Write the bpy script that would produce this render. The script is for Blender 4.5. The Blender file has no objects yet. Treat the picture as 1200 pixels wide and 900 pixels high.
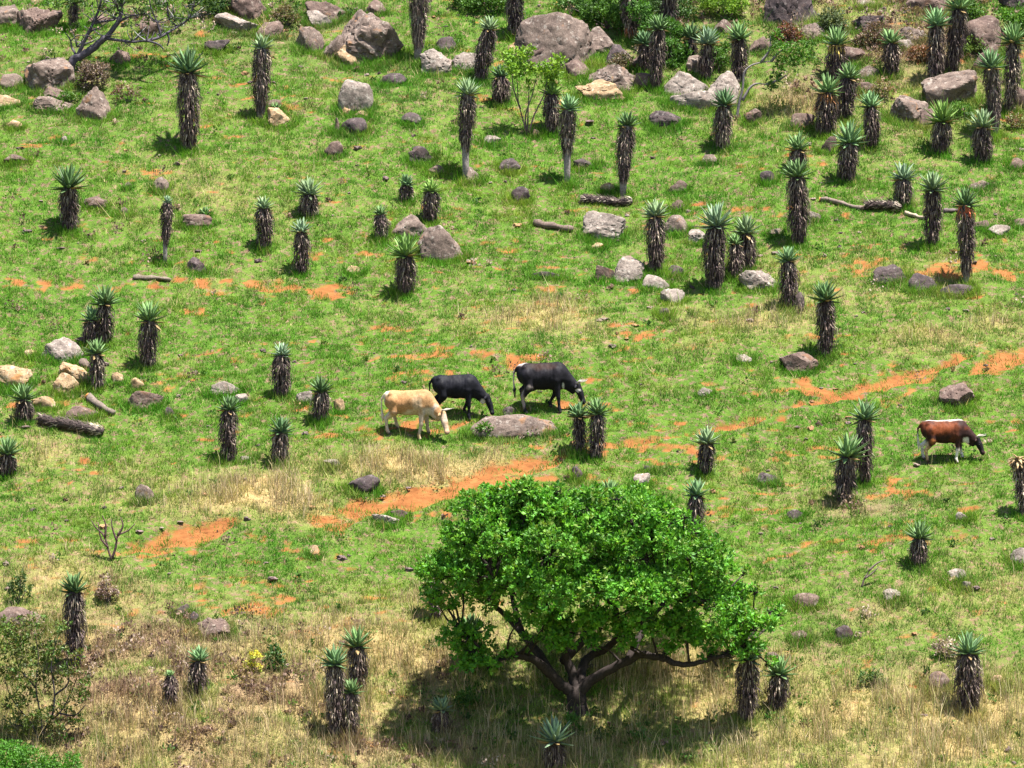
import bpy, bmesh, math, random
import numpy as np
from mathutils import Vector, Matrix

rng = np.random.default_rng(11)
random.seed(11)
scene = bpy.context.scene
COL = scene.collection

# ------------------------------------------------------------------ noise
def _hash(ix, iy, iz, seed):
    h = (ix.astype(np.int64) * 374761393 + iy.astype(np.int64) * 668265263 + iz.astype(np.int64) * 2147483647 + seed * 974634777) & 0xFFFFFFFF
    h = ((h ^ (h >> 13)) * 1274126177) & 0xFFFFFFFF
    h = ((h ^ (h >> 16)) * 2246822519) & 0xFFFFFFFF
    return ((h ^ (h >> 15)) & 0xFFFFFF) / float(0xFFFFFF)

def vnoise3(x, y, z, seed=0):
    x, y, z = np.broadcast_arrays(np.asarray(x, float), np.asarray(y, float), np.asarray(z, float))
    ix, iy, iz = np.floor(x), np.floor(y), np.floor(z)
    fx, fy, fz = x - ix, y - iy, z - iz
    fx, fy, fz = [f * f * f * (f * (f * 6 - 15) + 10) for f in (fx, fy, fz)]
    r = 0
    for a in (0, 1):
        for b in (0, 1):
            for c in (0, 1):
                w = (fx if a else 1 - fx) * (fy if b else 1 - fy) * (fz if c else 1 - fz)
                r = r + w * _hash(ix + a, iy + b, iz + c, seed)
    return r

def vnoise2(x, y, seed=0):
    x, y = np.broadcast_arrays(np.asarray(x, float), np.asarray(y, float))
    ix, iy = np.floor(x), np.floor(y)
    fx, fy = x - ix, y - iy
    fx, fy = [f * f * f * (f * (f * 6 - 15) + 10) for f in (fx, fy)]
    z = np.zeros_like(ix)
    r = 0
    for a in (0, 1):
        for b in (0, 1):
            w = (fx if a else 1 - fx) * (fy if b else 1 - fy)
            r = r + w * _hash(ix + a, iy + b, z, seed)
    return r

def fbm2(x, y, seed=0, octv=4):
    """about -1 .. 1"""
    r, a, t = 0, 1.0, 0
    ca, sa = math.cos(0.6), math.sin(0.6)
    for k in range(octv):
        r = r + a * (vnoise2(x, y, seed + k) * 2 - 1)
        t += a
        x, y = (x * ca - y * sa) * 2.03 + 7.1, (x * sa + y * ca) * 2.03 + 3.7
        a *= 0.52
    return r / t * 1.5

def fbm3(x, y, z, seed=0, octv=3):
    r, a, t = 0, 1.0, 0
    for k in range(octv):
        r = r + a * (vnoise3(x, y, z, seed + k) * 2 - 1)
        t += a
        x, y, z = x * 2.03 + 7.1, y * 2.03 + 3.7, z * 2.03 + 1.9
        a *= 0.52
    return r / t * 1.4

def sstep(a, b, x):
    t = np.clip((x - a) / (b - a), 0, 1)
    return t * t * (3 - 2 * t)

# ------------------------------------------------------------------ terrain (world metres)
CAM = np.array([0.0, -160.0, 9.8])
LENS, SENSOR = 211.0, 36.0
FPX = 1200 * LENS / SENSOR                       # pixels (1200 wide photograph) per unit tangent
_fwd = -CAM / np.linalg.norm(CAM)
_rgt = np.array([1.0, 0, 0])
_up = np.cross(_rgt, _fwd)

_ys = np.linspace(-500, 700, 12001)
_sl = np.interp(_ys, [-500, -260, -165, -150, -110, -72, -46, -26, 75, 180, 400, 700],
                [0.1, -0.1, -0.16, -0.30, -0.31, -0.12, 0.22, 0.51, 0.51, 0.25, 0.05, 0.0])
_hs = np.concatenate([[0], np.cumsum((_sl[1:] + _sl[:-1]) * 0.5 * (_ys[1] - _ys[0]))])
_hs -= np.interp(0.0, _ys, _hs)

def H(x, y):
    x = np.asarray(x, float); y = np.asarray(y, float)
    h = np.interp(y + 0.02 * x, _ys, _hs)
    n = fbm2(x / 11.0, y / 8.0, 3, 2) * 0.30
    n = n + fbm2(x / 3.2, y / 1.7, 9, 3) * 0.085
    n = n + fbm2(x / 0.8, y / 0.42, 15, 2) * 0.05
    fade = np.exp(-np.maximum(0, -y - 60) / 40)
    big = fbm2(x / 70.0, y / 70.0, 21, 3) * 2.5 * sstep(40, 130, np.hypot(x, np.maximum(0, y)))
    return h + n * fade + big

def project(x, y, z):
    dx, dy, dz = x - CAM[0], y - CAM[1], z - CAM[2]
    d = dx * _fwd[0] + dy * _fwd[1] + dz * _fwd[2]
    u = dx * _rgt[0] + dy * _rgt[1] + dz * _rgt[2]
    v = dx * _up[0] + dy * _up[1] + dz * _up[2]
    d = np.maximum(d, 1.0)
    return 600 + u / d * FPX, 450 - v / d * FPX

def ray(px, py):
    d = _fwd + _rgt * ((px - 600) / FPX) + _up * ((450 - py) / FPX)
    return d

_T = np.linspace(120, 330, 900)
def ground_at(px, py):
    """the point of the hillside seen at a place of the photograph"""
    d = ray(px, py)
    P = CAM[None] + d[None] * _T[:, None]
    f = P[:, 2] - H(P[:, 0], P[:, 1])
    k = np.argmax(f < 0)
    a, b = _T[k - 1], _T[k]
    for _ in range(3):
        t = np.linspace(a, b, 12)
        P = CAM[None] + d[None] * t[:, None]
        f = P[:, 2] - H(P[:, 0], P[:, 1])
        k = max(1, int(np.argmax(f < 0)))
        a, b = t[k - 1], t[k]
    return CAM + d * ((a + b) / 2)

def plane_at(px, py, y):
    """the point at a distance y into the hill"""
    d = ray(px, py)
    return CAM + d * ((y - CAM[1]) / d[1])

def mpp(y):
    """metres per pixel at that distance"""
    return (y - CAM[1]) / FPX * 1.0

# ------------------------------------------------------------------ objects
def put(name, me, parent=None, mat=None):
    o = bpy.data.objects.new(name, me)
    COL.objects.link(o)
    if parent is not None:
        o.parent = parent
    if mat is not None and me is not None:
        for m in (mat if isinstance(mat, (list, tuple)) else [mat]):
            me.materials.append(m)
    return o

def tag(o, label=None, cat=None, group=None, kind=None):
    if label: o['label'] = label
    if cat: o['category'] = cat
    if group: o['group'] = group
    if kind: o['kind'] = kind
    return o

def thing(name, label, cat, loc, group=None, rz=0.0):
    o = bpy.data.objects.new(name, None)
    o.empty_display_size = 0.2
    COL.objects.link(o)
    o.location = tuple(float(c) for c in loc)
    o.rotation_euler = (0, 0, rz)
    return tag(o, label, cat, group)

def mesh_np(name, V, F, smooth=True, col=None, nper=None):
    """V (n,3); F (m,k) one face size"""
    V = np.asarray(V, np.float32); F = np.asarray(F, np.int32)
    me = bpy.data.meshes.new(name)
    m, k = F.shape
    me.vertices.add(len(V)); me.vertices.foreach_set('co', V.ravel())
    me.loops.add(m * k); me.loops.foreach_set('vertex_index', F.ravel())
    me.polygons.add(m)
    me.polygons.foreach_set('loop_start', np.arange(0, m * k, k, dtype=np.int32))
    me.polygons.foreach_set('use_smooth', np.full(m, smooth, dtype=bool))
    if col is not None:
        set_col(me, col)
    me.update(calc_edges=True)
    return me

def set_col(me, col, name='Col'):
    a = me.attributes.new(name, 'FLOAT_COLOR', 'POINT')
    c = np.ones((len(me.vertices), 4), np.float32)
    c[:, :3] = col
    a.data.foreach_set('color', c.ravel())

class Acc:
    """collects pieces of one mesh (quads; a triangle repeats no vertex: stored apart)"""
    def __init__(s): s.V = []; s.F = []; s.C = []; s.n = 0
    def add(s, V, F, C):
        V = np.asarray(V, float); F = np.asarray(F, int)
        s.V.append(V); s.F.append(F + s.n)
        C = np.asarray(C, float)
        if C.ndim == 1: C = np.tile(C, (len(V), 1))
        s.C.append(C); s.n += len(V)
    def build(s, name, mat, parent=None, smooth=True):
        me = mesh_np(name, np.concatenate(s.V), np.concatenate(s.F), smooth, np.concatenate(s.C))
        return put(name, me, parent, mat)

def tube(acc, pts, rad, col, n=7, cap=True, wob=0.0):
    """tapered tube along a polyline"""
    P = np.asarray(pts, float); R = np.asarray(rad, float)
    m = len(P)
    T = np.gradient(P, axis=0); T /= np.linalg.norm(T, axis=1)[:, None] + 1e-9
    ref = np.array([0.31, 0.87, 0.38]) if abs(T[0] @ np.array([0.31, 0.87, 0.38])) < 0.9 else np.array([0.9, -0.2, 0.3])
    V = []
    for i in range(m):
        a = np.cross(T[i], ref); a /= np.linalg.norm(a); b = np.cross(T[i], a)
        th = np.linspace(0, 2 * math.pi, n, endpoint=False)
        r = R[i] * (1 + (wob * rng.uniform(-1, 1, n) if wob else 0))
        V.append(P[i] + np.outer(np.cos(th) * r, a) + np.outer(np.sin(th) * r, b))
    V = np.concatenate(V)
    F = []
    for i in range(m - 1):
        for j in range(n):
            k = (j + 1) % n
            F.append((i * n + j, i * n + k, (i + 1) * n + k, (i + 1) * n + j))
    if cap:
        V = np.concatenate([V, P[:1], P[-1:]])
        c0, c1 = m * n, m * n + 1
        for j in range(0, n):
            k = (j + 1) % n
            F.append((c0, k, j, j)); F.append((c1, (m - 1) * n + j, (m - 1) * n + k, (m - 1) * n + k))
    F = np.array(F)
    if cap:                                                 # split the fans: keep only quads by merging pairs
        q = F[F[:, 2] != F[:, 3]]; t = F[F[:, 2] == F[:, 3]]
        F2 = []
        for base, cc in ((0, c0), ((m - 1) * n, c1)):
            js = list(range(n))
            for j in range(0, n - 1, 2):
                a, b_, c = base + j, base + (j + 1) % n, base + (j + 2) % n
                F2.append((cc, c, b_, a) if cc == c0 else (cc, a, b_, c))
            if n % 2:                                       # odd ring: last sliver closes with the first pair
                a, c = base + n - 1, base
                V = np.concatenate([V, ((V[a] + V[c]) / 2)[None]])
                mid = len(V) - 1
                F2.append((cc, c, mid, a) if cc == c0 else (cc, a, mid, c))
        F = np.concatenate([q, np.array(F2)])
    acc.add(V, F, col)

def smooth_line(pts, k=4):
    """Catmull-Rom through points"""
    P = np.asarray(pts, float)
    if len(P) < 3: 
        t = np.linspace(0, 1, k + 1)[:, None]
        return P[0] * (1 - t) + P[-1] * t
    Q = np.concatenate([2 * P[:1] - P[1:2], P, 2 * P[-1:] - P[-2:-1]])
    out = []
    for i in range(len(P) - 1):
        p0, p1, p2, p3 = Q[i:i + 4]
        for t in np.linspace(0, 1, k, endpoint=False):
            out.append(0.5 * ((2 * p1) + (-p0 + p2) * t + (2 * p0 - 5 * p1 + 4 * p2 - p3) * t * t + (-p0 + 3 * p1 - 3 * p2 + p3) * t ** 3))
    out.append(P[-1])
    return np.array(out)

# ------------------------------------------------------------------ materials
def new_mat(name):
    m = bpy.data.materials.new(name); m.use_nodes = True
    nt = m.node_tree
    return m, nt, nt.nodes, nt.links, nt.nodes['Principled BSDF']

def plant_mat(name, rough=0.5, spec=0.3, transl=0.25, noise=60.0, amt=0.25, tint=(1.0, 1.0, 0.7)):
    m, nt, N, L, P = new_mat(name)
    at = N.new('ShaderNodeAttribute'); at.attribute_name = 'Col'
    geo = N.new('ShaderNodeNewGeometry')
    nz = N.new('ShaderNodeTexNoise'); nz.inputs['Scale'].default_value = noise; nz.inputs['Detail'].default_value = 2
    L.new(geo.outputs['Position'], nz.inputs['Vector'])
    mr = N.new('ShaderNodeMapRange'); mr.inputs['To Min'].default_value = 1 - amt; mr.inputs['To Max'].default_value = 1 + amt
    mr.inputs['From Min'].default_value = 0.3; mr.inputs['From Max'].default_value = 0.7
    L.new(nz.outputs['Fac'], mr.inputs['Value'])
    mx = N.new('ShaderNodeVectorMath'); mx.operation = 'SCALE'
    L.new(at.outputs['Color'], mx.inputs[0]); L.new(mr.outputs['Result'], mx.inputs['Scale'])
    L.new(mx.outputs['Vector'], P.inputs['Base Color'])
    P.inputs['Roughness'].default_value = rough
    P.inputs['Specular IOR Level'].default_value = spec
    if transl > 0:
        tr = N.new('ShaderNodeBsdfTranslucent')
        tv = N.new('ShaderNodeVectorMath'); tv.operation = 'MULTIPLY'; tv.inputs[1].default_value = tint
        L.new(mx.outputs['Vector'], tv.inputs[0]); L.new(tv.outputs['Vector'], tr.inputs['Color'])
        ms = N.new('ShaderNodeMixShader'); ms.inputs[0].default_value = transl
        L.new(P.outputs['BSDF'], ms.inputs[1]); L.new(tr.outputs['BSDF'], ms.inputs[2])
        L.new(ms.outputs['Shader'], N['Material Output'].inputs['Surface'])
    return m

M_GRASS = plant_mat('turf_blades', 0.6, 0.15, 0.35, 3.0, 0.15)
M_STRAW = plant_mat('straw_blades', 0.65, 0.2, 0.3, 3.0, 0.15, (1, .95, .8))
M_ALOE = plant_mat('aloe_leaf', 0.5, 0.22, 0.06, 14.0, 0.18)
M_DEAD = plant_mat('dead_leaf', 0.8, 0.1, 0.0, 30.0, 0.35)
M_STEM = plant_mat('stem_bark', 0.85, 0.1, 0.0, 22.0, 0.35)
M_LEAF = plant_mat('tree_leaf', 0.5, 0.3, 0.34, 5.0, 0.15, (1.0, 1.0, 0.45))
M_COAT = plant_mat('cow_coat', 0.62, 0.10, 0.0, 30.0, 0.25)
M_HORN = plant_mat('horn', 0.4, 0.4, 0.0, 30.0, 0.2)

def rock_mat(name, c0, c1, lichen, orange):
    m, nt, N, L, P = new_mat(name)
    geo = N.new('ShaderNodeNewGeometry')
    def noise(scale, detail, rough=0.6):
        n = N.new('ShaderNodeTexNoise'); n.inputs['Scale'].default_value = scale
        n.inputs['Detail'].default_value = detail; n.inputs['Roughness'].default_value = rough
        L.new(geo.outputs['Position'], n.inputs['Vector']); return n
    def ramp(src, a, b, ca, cb):
        r = N.new('ShaderNodeValToRGB'); r.color_ramp.elements[0].position = a; r.color_ramp.elements[1].position = b
        r.color_ramp.elements[0].color = (*ca, 1); r.color_ramp.elements[1].color = (*cb, 1)
        L.new(src, r.inputs[0]); return r.outputs['Color']
    def mix(fac, a, b):
        x = N.new('ShaderNodeMix'); x.data_type = 'RGBA'
        L.new(fac, x.inputs[0])
        for i, v in ((6, a), (7, b)):
            if isinstance(v, tuple): x.inputs[i].default_value = (*v, 1)
            else: L.new(v, x.inputs[i])
        return x.outputs[2]
    base = ramp(noise(4.5, 8, .7).outputs['Fac'], .36, .66, c0, c1)
    fine = ramp(noise(30, 6, .7).outputs['Fac'], .36, .64, (.55,) * 3, (1.22,) * 3)
    mm = N.new('ShaderNodeMix'); mm.data_type = 'RGBA'; mm.blend_type = 'MULTIPLY'; mm.inputs[0].default_value = 1
    L.new(base, mm.inputs[6]); L.new(fine, mm.inputs[7])
    lic = ramp(noise(6.5, 6, .75).outputs['Fac'], .56, .64, (0,) * 3, (.8,) * 3)
    c = mix(lic, mm.outputs[2], lichen)
    org = ramp(noise(2.3, 3).outputs['Fac'], .62, .70, (0,) * 3, (.75,) * 3)
    c = mix(org, c, orange)
    L.new(c, P.inputs['Base Color'])
    P.inputs['Roughness'].default_value = .88; P.inputs['Specular IOR Level'].default_value = .25
    bp = N.new('ShaderNodeBump'); bp.inputs['Strength'].default_value = .6; bp.inputs['Distance'].default_value = .03
    L.new(noise(16, 8, .7).outputs['Fac'], bp.inputs['Height']); L.new(bp.outputs['Normal'], P.inputs['Normal'])
    return m

ROCK = {
    'g': rock_mat('granite', (.085, .060, .050), (.205, .152, .125), (.31, .27, .235), (.22, .11, .05)),
    'w': rock_mat('pale_granite', (.13, .102, .088), (.30, .25, .215), (.40, .36, .32), (.19, .13, .105)),
    'd': rock_mat('dark_granite', (.035, .026, .029), (.095, .068, .066), (.18, .155, .145), (.095, .058, .048)),
    'o': rock_mat('ochre_stone', (.22, .14, .075), (.38, .27, .16), (.42, .36, .27), (.32, .14, .045)),
    'p': rock_mat('mauve_granite', (.078, .050, .043), (.165, .113, .092), (.25, .205, .17), (.16, .08, .045)),
}
# ------------------------------------------------------------------ where the hillside is bare, dry or green
PATH = [[(140, 646), (165, 640), (205, 629), (245, 619), (275, 609)],
        [(372, 606), (400, 602), (430, 593), (490, 582), (545, 570), (600, 551), (640, 541), (668, 532)],
        [(668, 532), (700, 523), (740, 518), (770, 514)], [(770, 514), (835, 502), (860, 497), (900, 487)], [(900, 487), (940, 471), (975, 465), (1030, 451)],
        [(1030, 451), (1055, 443), (1090, 433), (1135, 415)],
        [(1140, 435), (1160, 428), (1180, 420), (1210, 408), (1260, 400)]]
PATHW = [[.12, .30, .36, .32, .12], [.22, .42, .40, .38, .42, .36, .24, .08], [.06, .07, .13, .06], [.04, .06, .12, .05], [.04, .07, .10, .12], [.16, .26, .22, .10], [.18, .24, .28, .26, .2]]
SOIL = [(80, 642, 70, 8, .55), (320, 602, 40, 10, .4), (1140, 415, 40, 12, .3), (720, 520, 60, 9, .5), (960, 466, 70, 9, .5), (1070, 445, 60, 10, .3), (560, 575, 120, 20, .35), (430, 610, 90, 10, .4), (200, 640, 90, 10, .3),(250, 340, 170, 7, .75), (120, 345, 40, 7, .4), (620, 372, 110, 16, .55), (470, 380, 60, 12, .35), (700, 385, 40, 8, .5), (1110, 327, 80, 9, .7), (985, 320, 45, 22, .45),
        (300, 708, 140, 26, .55), (120, 700, 60, 12, .4), (80, 640, 70, 12, .5), (230, 460, 70, 20, .45), (90, 552, 90, 16, .6), (250, 452, 30, 14, .3), (900, 530, 60, 12, .5),
        (850, 560, 70, 14, .35), (560, 430, 130, 25, .4), (680, 450, 50, 22, .4), (930, 455, 60, 16, .5), (1090, 525, 50, 8, .4), (1170, 490, 40, 10, .3), (900, 650, 60, 20, .3), (1020, 640, 100, 18, .3),
        (540, 500, 90, 12, .3), (400, 510, 60, 10, .25), (500, 285, 90, 22, .3), (700, 300, 60, 10, .25), (1000, 730, 120, 18, .15), (380, 330, 40, 8, .4), (300, 110, 40, 20, .3), (350, 640, 80, 10, .3),
        (850, 388, 120, 8, .35), (820, 500, 60, 10, .5), (900, 490, 40, 8, .4), (1060, 580, 70, 12, .35), (150, 60, 60, 20, .25), (1180, 150, 40, 30, .35), (1080, 60, 70, 22, .45), (470, 330, 100, 8, .25),
        (620, 412, 30, 10, .4), (290, 690, 40, 8, .4), (770, 530, 60, 8, .4), (40, 470, 40, 14, .2), (640, 475, 60, 10, .5), (500, 500, 60, 8, .4)]
DRY = [(265, 580, 120, 26, 1), (330, 590, 60, 22, .9), (480, 545, 115, 20, .95), (640, 376, 75, 20, .85), (885, 378, 60, 20, .6), (1015, 330, 90, 26, .4), (960, 345, 50, 24, .4), (430, 755, 110, 38, 1), (520, 735, 80, 36, .8),
       (690, 745, 130, 30, .5), (1000, 860, 330, 70, .95), (900, 560, 60, 22, .35), (60, 540, 60, 14, .3), (1090, 395, 60, 18, .45), (830, 400, 40, 20, .3), (1180, 380, 60, 20, .4), (800, 790, 140, 30, .8), (40, 530, 50, 22, .6),
       (280, 850, 330, 80, .75), (250, 760, 240, 50, .6), (60, 690, 110, 40, .55), (640, 890, 230, 40, .7), (1130, 700, 130, 60, .30), (940, 590, 60, 12, .25), (290, 330, 60, 20, .15), (250, 230, 120, 40, .15), (930, 130, 50, 30, .35), (1100, 120, 60, 50, .3), (950, 25, 80, 25, .35)]
BROWN = [(1080, 40, 140, 60, .65), (840, 30, 120, 45, .55), (300, 30, 120, 40, .3), (960, 110, 60, 40, .4), (200, 860, 180, 60, .7), (60, 780, 80, 80, .5), (1120, 780, 60, 30, .3), (1000, 720, 60, 20, .3), (170, 800, 150, 70, 1.0), (330, 810, 130, 70, .9), (440, 860, 110, 50, .8), (100, 740, 120, 40, .4), (140, 690, 40, 16, .5), (1060, 90, 120, 70, .35), (800, 60, 80, 40, .25), (90, 100, 70, 40, .35), (1130, 565, 60, 10, .2),
         (520, 800, 60, 50, .5), (1000, 770, 120, 26, .3), (940, 60, 60, 40, .3), (560, 585, 20, 10, .1), (1010, 590, 50, 12, .45), (380, 60, 80, 50, .2)]
LUSH = [(200, 370, 150, 40, .7), (760, 200, 200, 60, .5), (300, 650, 90, 14, .8), (250, 640, 80, 14, .6), (1180, 470, 60, 40, .6), (960, 560, 70, 30, .3), (700, 410, 150, 20, .3), (1050, 620, 140, 30, .4), (130, 170, 120, 40, .6), (850, 220, 120, 40, .5), (1080, 230, 120, 50, .4),
        (60, 600, 60, 16, .5), (420, 650, 60, 30, .5), (520, 110, 100, 30, .5), (330, 480, 120, 30, .3), (40, 360, 60, 40, .5), (590, 15, 80, 20, .7), (760, 45, 70, 30, .6)]

def blobs(table, px, py):
    f = np.zeros_like(px)
    for cx, cy, rx, ry, s in table:
        d = ((px - cx) / rx) ** 2 + ((py - cy) / ry) ** 2
        f = np.maximum(f, s * np.exp(-d * 0.9))
    return f

_path_w = []
for line, wid in zip(PATH, PATHW):
    Q = np.array([ground_at(*p)[:2] for p in line])
    _path_w.append((Q, np.array(wid)))

def path_field(x, y):
    """1 on the middle of the cattle path, 0 off it"""
    f = np.zeros_like(x)
    wob = fbm2(x / 1.2, y / 0.8, 71, 3)
    for Q, wid in _path_w:
        for i in range(len(Q) - 1):
            a, b = Q[i], Q[i + 1]
            ab = b - a
            t = np.clip(((x - a[0]) * ab[0] + (y - a[1]) * ab[1]) / (ab @ ab), 0, 1)
            dx = x - a[0] - t * ab[0]; dy = y - a[1] - t * ab[1]
            d = np.hypot(dx, dy)
            w = (wid[i] * (1 - t) + wid[i + 1] * t) * 1.12 * (1 + 0.75 * wob)
            f = np.maximum(f, 1 - sstep(0.55, 1.35, d / np.maximum(w, 0.02)))
    return f

def fields(x, y, z=None):
    """soil, dry, brown, lush  in 0..1 for points of the hillside"""
    z = H(x, y) if z is None else z
    px, py = project(x, y, z)
    wx = px + 22 * fbm2(x / 1.6, y / 1.6, 31, 3); wy = py + 10 * fbm2(x / 1.6 + 40, y / 1.6, 37, 3)
    sb = blobs(SOIL, wx, wy)
    n = fbm2(x / 1.7, y / 0.42, 43, 4)
    n2 = fbm2(x / 0.34, y / 0.17, 49, 3)
    soil = sstep(0.40, 1.0, 0.42 * n + 0.55 * n2 + sb * 0.98 + 0.08)
    dry0 = blobs(DRY, wx, wy)
    soil = soil * (1 - 0.75 * np.clip(dry0, 0, 1))
    pf = path_field(x, y)
    soil = np.maximum(soil, pf * np.clip(1.0 + .8 * n2 + .3 * n, .1, 1))
    nd = fbm2(x / 2.2, y / 1.5, 55, 4)
    dry = np.clip(dry0 * (0.95 + 0.5 * nd) + 0.10 * sstep(0.25, 0.7, nd), 0, 1)
    br = np.clip(blobs(BROWN, wx, wy) * (0.9 + 0.9 * fbm2(x / 1.1, y / 0.9, 61, 3)), 0, 1)
    lush = np.clip(blobs(LUSH, wx, wy) + 0.35 * fbm2(x / 3.1, y / 2.1, 67, 3), 0, 1)
    return soil, dry, br, lush, px, py

def _axis(lo, hi, step, out_lo, out_hi):
    core = np.arange(lo, hi + 1e-6, step)
    r = [hi]; s = step
    while r[-1] < out_hi: s *= 1.22; r.append(min(out_hi, r[-1] + s))
    l = [lo]; s = step
    while l[-1] > out_lo: s *= 1.22; l.append(max(out_lo, l[-1] - s))
    return np.concatenate([l[:0:-1], core, r[1:]])

gx = _axis(-19, 19, 0.11, -600, 600)
gy = _axis(-27, 34, 0.11, -480, 650)
X, Y = np.meshgrid(gx, gy)
xf, yf = X.ravel(), Y.ravel()
zf = H(xf, yf)
s_, d_, b_, l_, _, _ = fields(xf, yf, zf)
outside = (np.abs(xf) > 30) | (yf < -40) | (yf > 50)
s_[outside] = 0; d_[outside] = .3; b_[outside] = .1
pf_ = path_field(xf, yf)
zf = zf - 0.10 * pf_ - 0.03 * s_
nx_, ny_ = len(gx), len(gy)
i0 = (np.arange(ny_ - 1)[:, None] * nx_ + np.arange(nx_ - 1)[None]).ravel()
gF = np.stack([i0, i0 + 1, i0 + nx_ + 1, i0 + nx_], 1)
gme = mesh_np('hillside', np.stack([xf, yf, zf], 1), gF, True, np.stack([s_, d_, b_], 1))

m, nt, N, L, P = new_mat('hillside_soil_and_turf')
at = N.new('ShaderNodeAttribute'); at.attribute_name = 'Col'
sep = N.new('ShaderNodeSeparateColor'); L.new(at.outputs['Color'], sep.inputs[0])
geo = N.new('ShaderNodeNewGeometry')
def gnoise(scale, detail, sx=1.0):
    mp = N.new('ShaderNodeMapping'); mp.inputs['Scale'].default_value = (sx, 1, 1)
    L.new(geo.outputs['Position'], mp.inputs['Vector'])
    n = N.new('ShaderNodeTexNoise'); n.inputs['Scale'].default_value = scale; n.inputs['Detail'].default_value = detail; n.inputs['Roughness'].default_value = .65
    L.new(mp.outputs['Vector'], n.inputs['Vector']); return n.outputs['Fac']
def gramp(src, a, b, ca, cb):
    r = N.new('ShaderNodeValToRGB'); r.color_ramp.elements[0].position = a; r.color_ramp.elements[1].position = b
    r.color_ramp.elements[0].color = (*ca, 1); r.color_ramp.elements[1].color = (*cb, 1)
    L.new(src, r.inputs[0]); return r.outputs['Color']
def gmix(fac, a, b):
    x = N.new('ShaderNodeMix'); x.data_type = 'RGBA'; L.new(fac, x.inputs[0]); L.new(a, x.inputs[6]); L.new(b, x.inputs[7]); return x.outputs[2]
turf = gramp(gnoise(3.0, 7), .36, .64, (.044, .094, .012), (.080, .152, .019))
litter = gramp(gnoise(5.5, 6), .35, .65, (.10, .062, .045), (.20, .14, .095))
moss = gramp(gnoise(6.5, 6), .50, .62, (0, 0, 0), (1, 1, 1))
c = gmix(moss, turf, litter)
c = gmix(sep.outputs[2], c, litter)
straw = gramp(gnoise(5, 5), .35, .65, (.20, .14, .06), (.36, .28, .13))
fine = gramp(gnoise(34, 5), .34, .66, (.45, .45, .45), (1.35, 1.3, 1.25))
c = gmix(sep.outputs[1], c, straw)
mf = N.new('ShaderNodeMix'); mf.data_type = 'RGBA'; mf.blend_type = 'MULTIPLY'; mf.inputs[0].default_value = 1
L.new(c, mf.inputs[6]); L.new(fine, mf.inputs[7]); c = mf.outputs[2]
soilc = gramp(gnoise(4.5, 9, .6), .33, .68, (.150, .055, .018), (.28, .115, .038))
addn = N.new('ShaderNodeMath'); addn.operation = 'ADD'; L.new(sep.outputs[0], addn.inputs[0])
sub = N.new('ShaderNodeMath'); sub.operation = 'MULTIPLY_ADD'; sub.inputs[1].default_value = 1.7; sub.inputs[2].default_value = -.85
L.new(gnoise(7, 7, .45), sub.inputs[0]); L.new(sub.outputs[0], addn.inputs[1])
cl = gramp(addn.outputs[0], .18, .75, (0, 0, 0), (1, 1, 1))
c = gmix(cl, c, soilc)
L.new(c, P.inputs['Base Color'])
P.inputs['Roughness'].default_value = .95; P.inputs['Specular IOR Level'].default_value = .1
bp = N.new('ShaderNodeBump'); bp.inputs['Strength'].default_value = .6; bp.inputs['Distance'].default_value = .05
L.new(gnoise(12, 8), bp.inputs['Height']); L.new(bp.outputs['Normal'], P.inputs['Normal'])
ground = put('hillside', gme, None, m); tag(ground, 'green hillside with patches of orange soil and a cattle path', None, None, 'structure')

def visible(x, y, pad=130):
    px, py = project(x, y, H(x, y))
    return (px > -pad) & (px < 1200 + pad) & (py > -90) & (py < 900 + 110)

def scatter(n, clump=None):
    x = rng.uniform(-19, 19, n); y = rng.uniform(-27, 33, n)
    k = visible(x, y)
    return x[k], y[k]

# ------------------------------------------------------------------ rocks: box seen in the photograph, stone, shape, label
_bm = bmesh.new(); bmesh.ops.create_icosphere(_bm, subdivisions=4, radius=1)
_bm.verts.ensure_lookup_table()
ICO4 = np.array([v.co[:] for v in _bm.verts]); ICO4F = np.array([[v.index for v in f.verts] for f in _bm.faces]); _bm.free()
_bm = bmesh.new(); bmesh.ops.create_icosphere(_bm, subdivisions=3, radius=1)
_bm.verts.ensure_lookup_table()
ICO3 = np.array([v.co[:] for v in _bm.verts]); ICO3F = np.array([[v.index for v in f.verts] for f in _bm.faces]); _bm.free()

_bm = bmesh.new(); bmesh.ops.create_icosphere(_bm, subdivisions=5, radius=1)
_bm.verts.ensure_lookup_table()
ICO5 = np.array([v.co[:] for v in _bm.verts]); ICO5F = np.array([[v.index for v in f.verts] for f in _bm.faces]); _bm.free()

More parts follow.
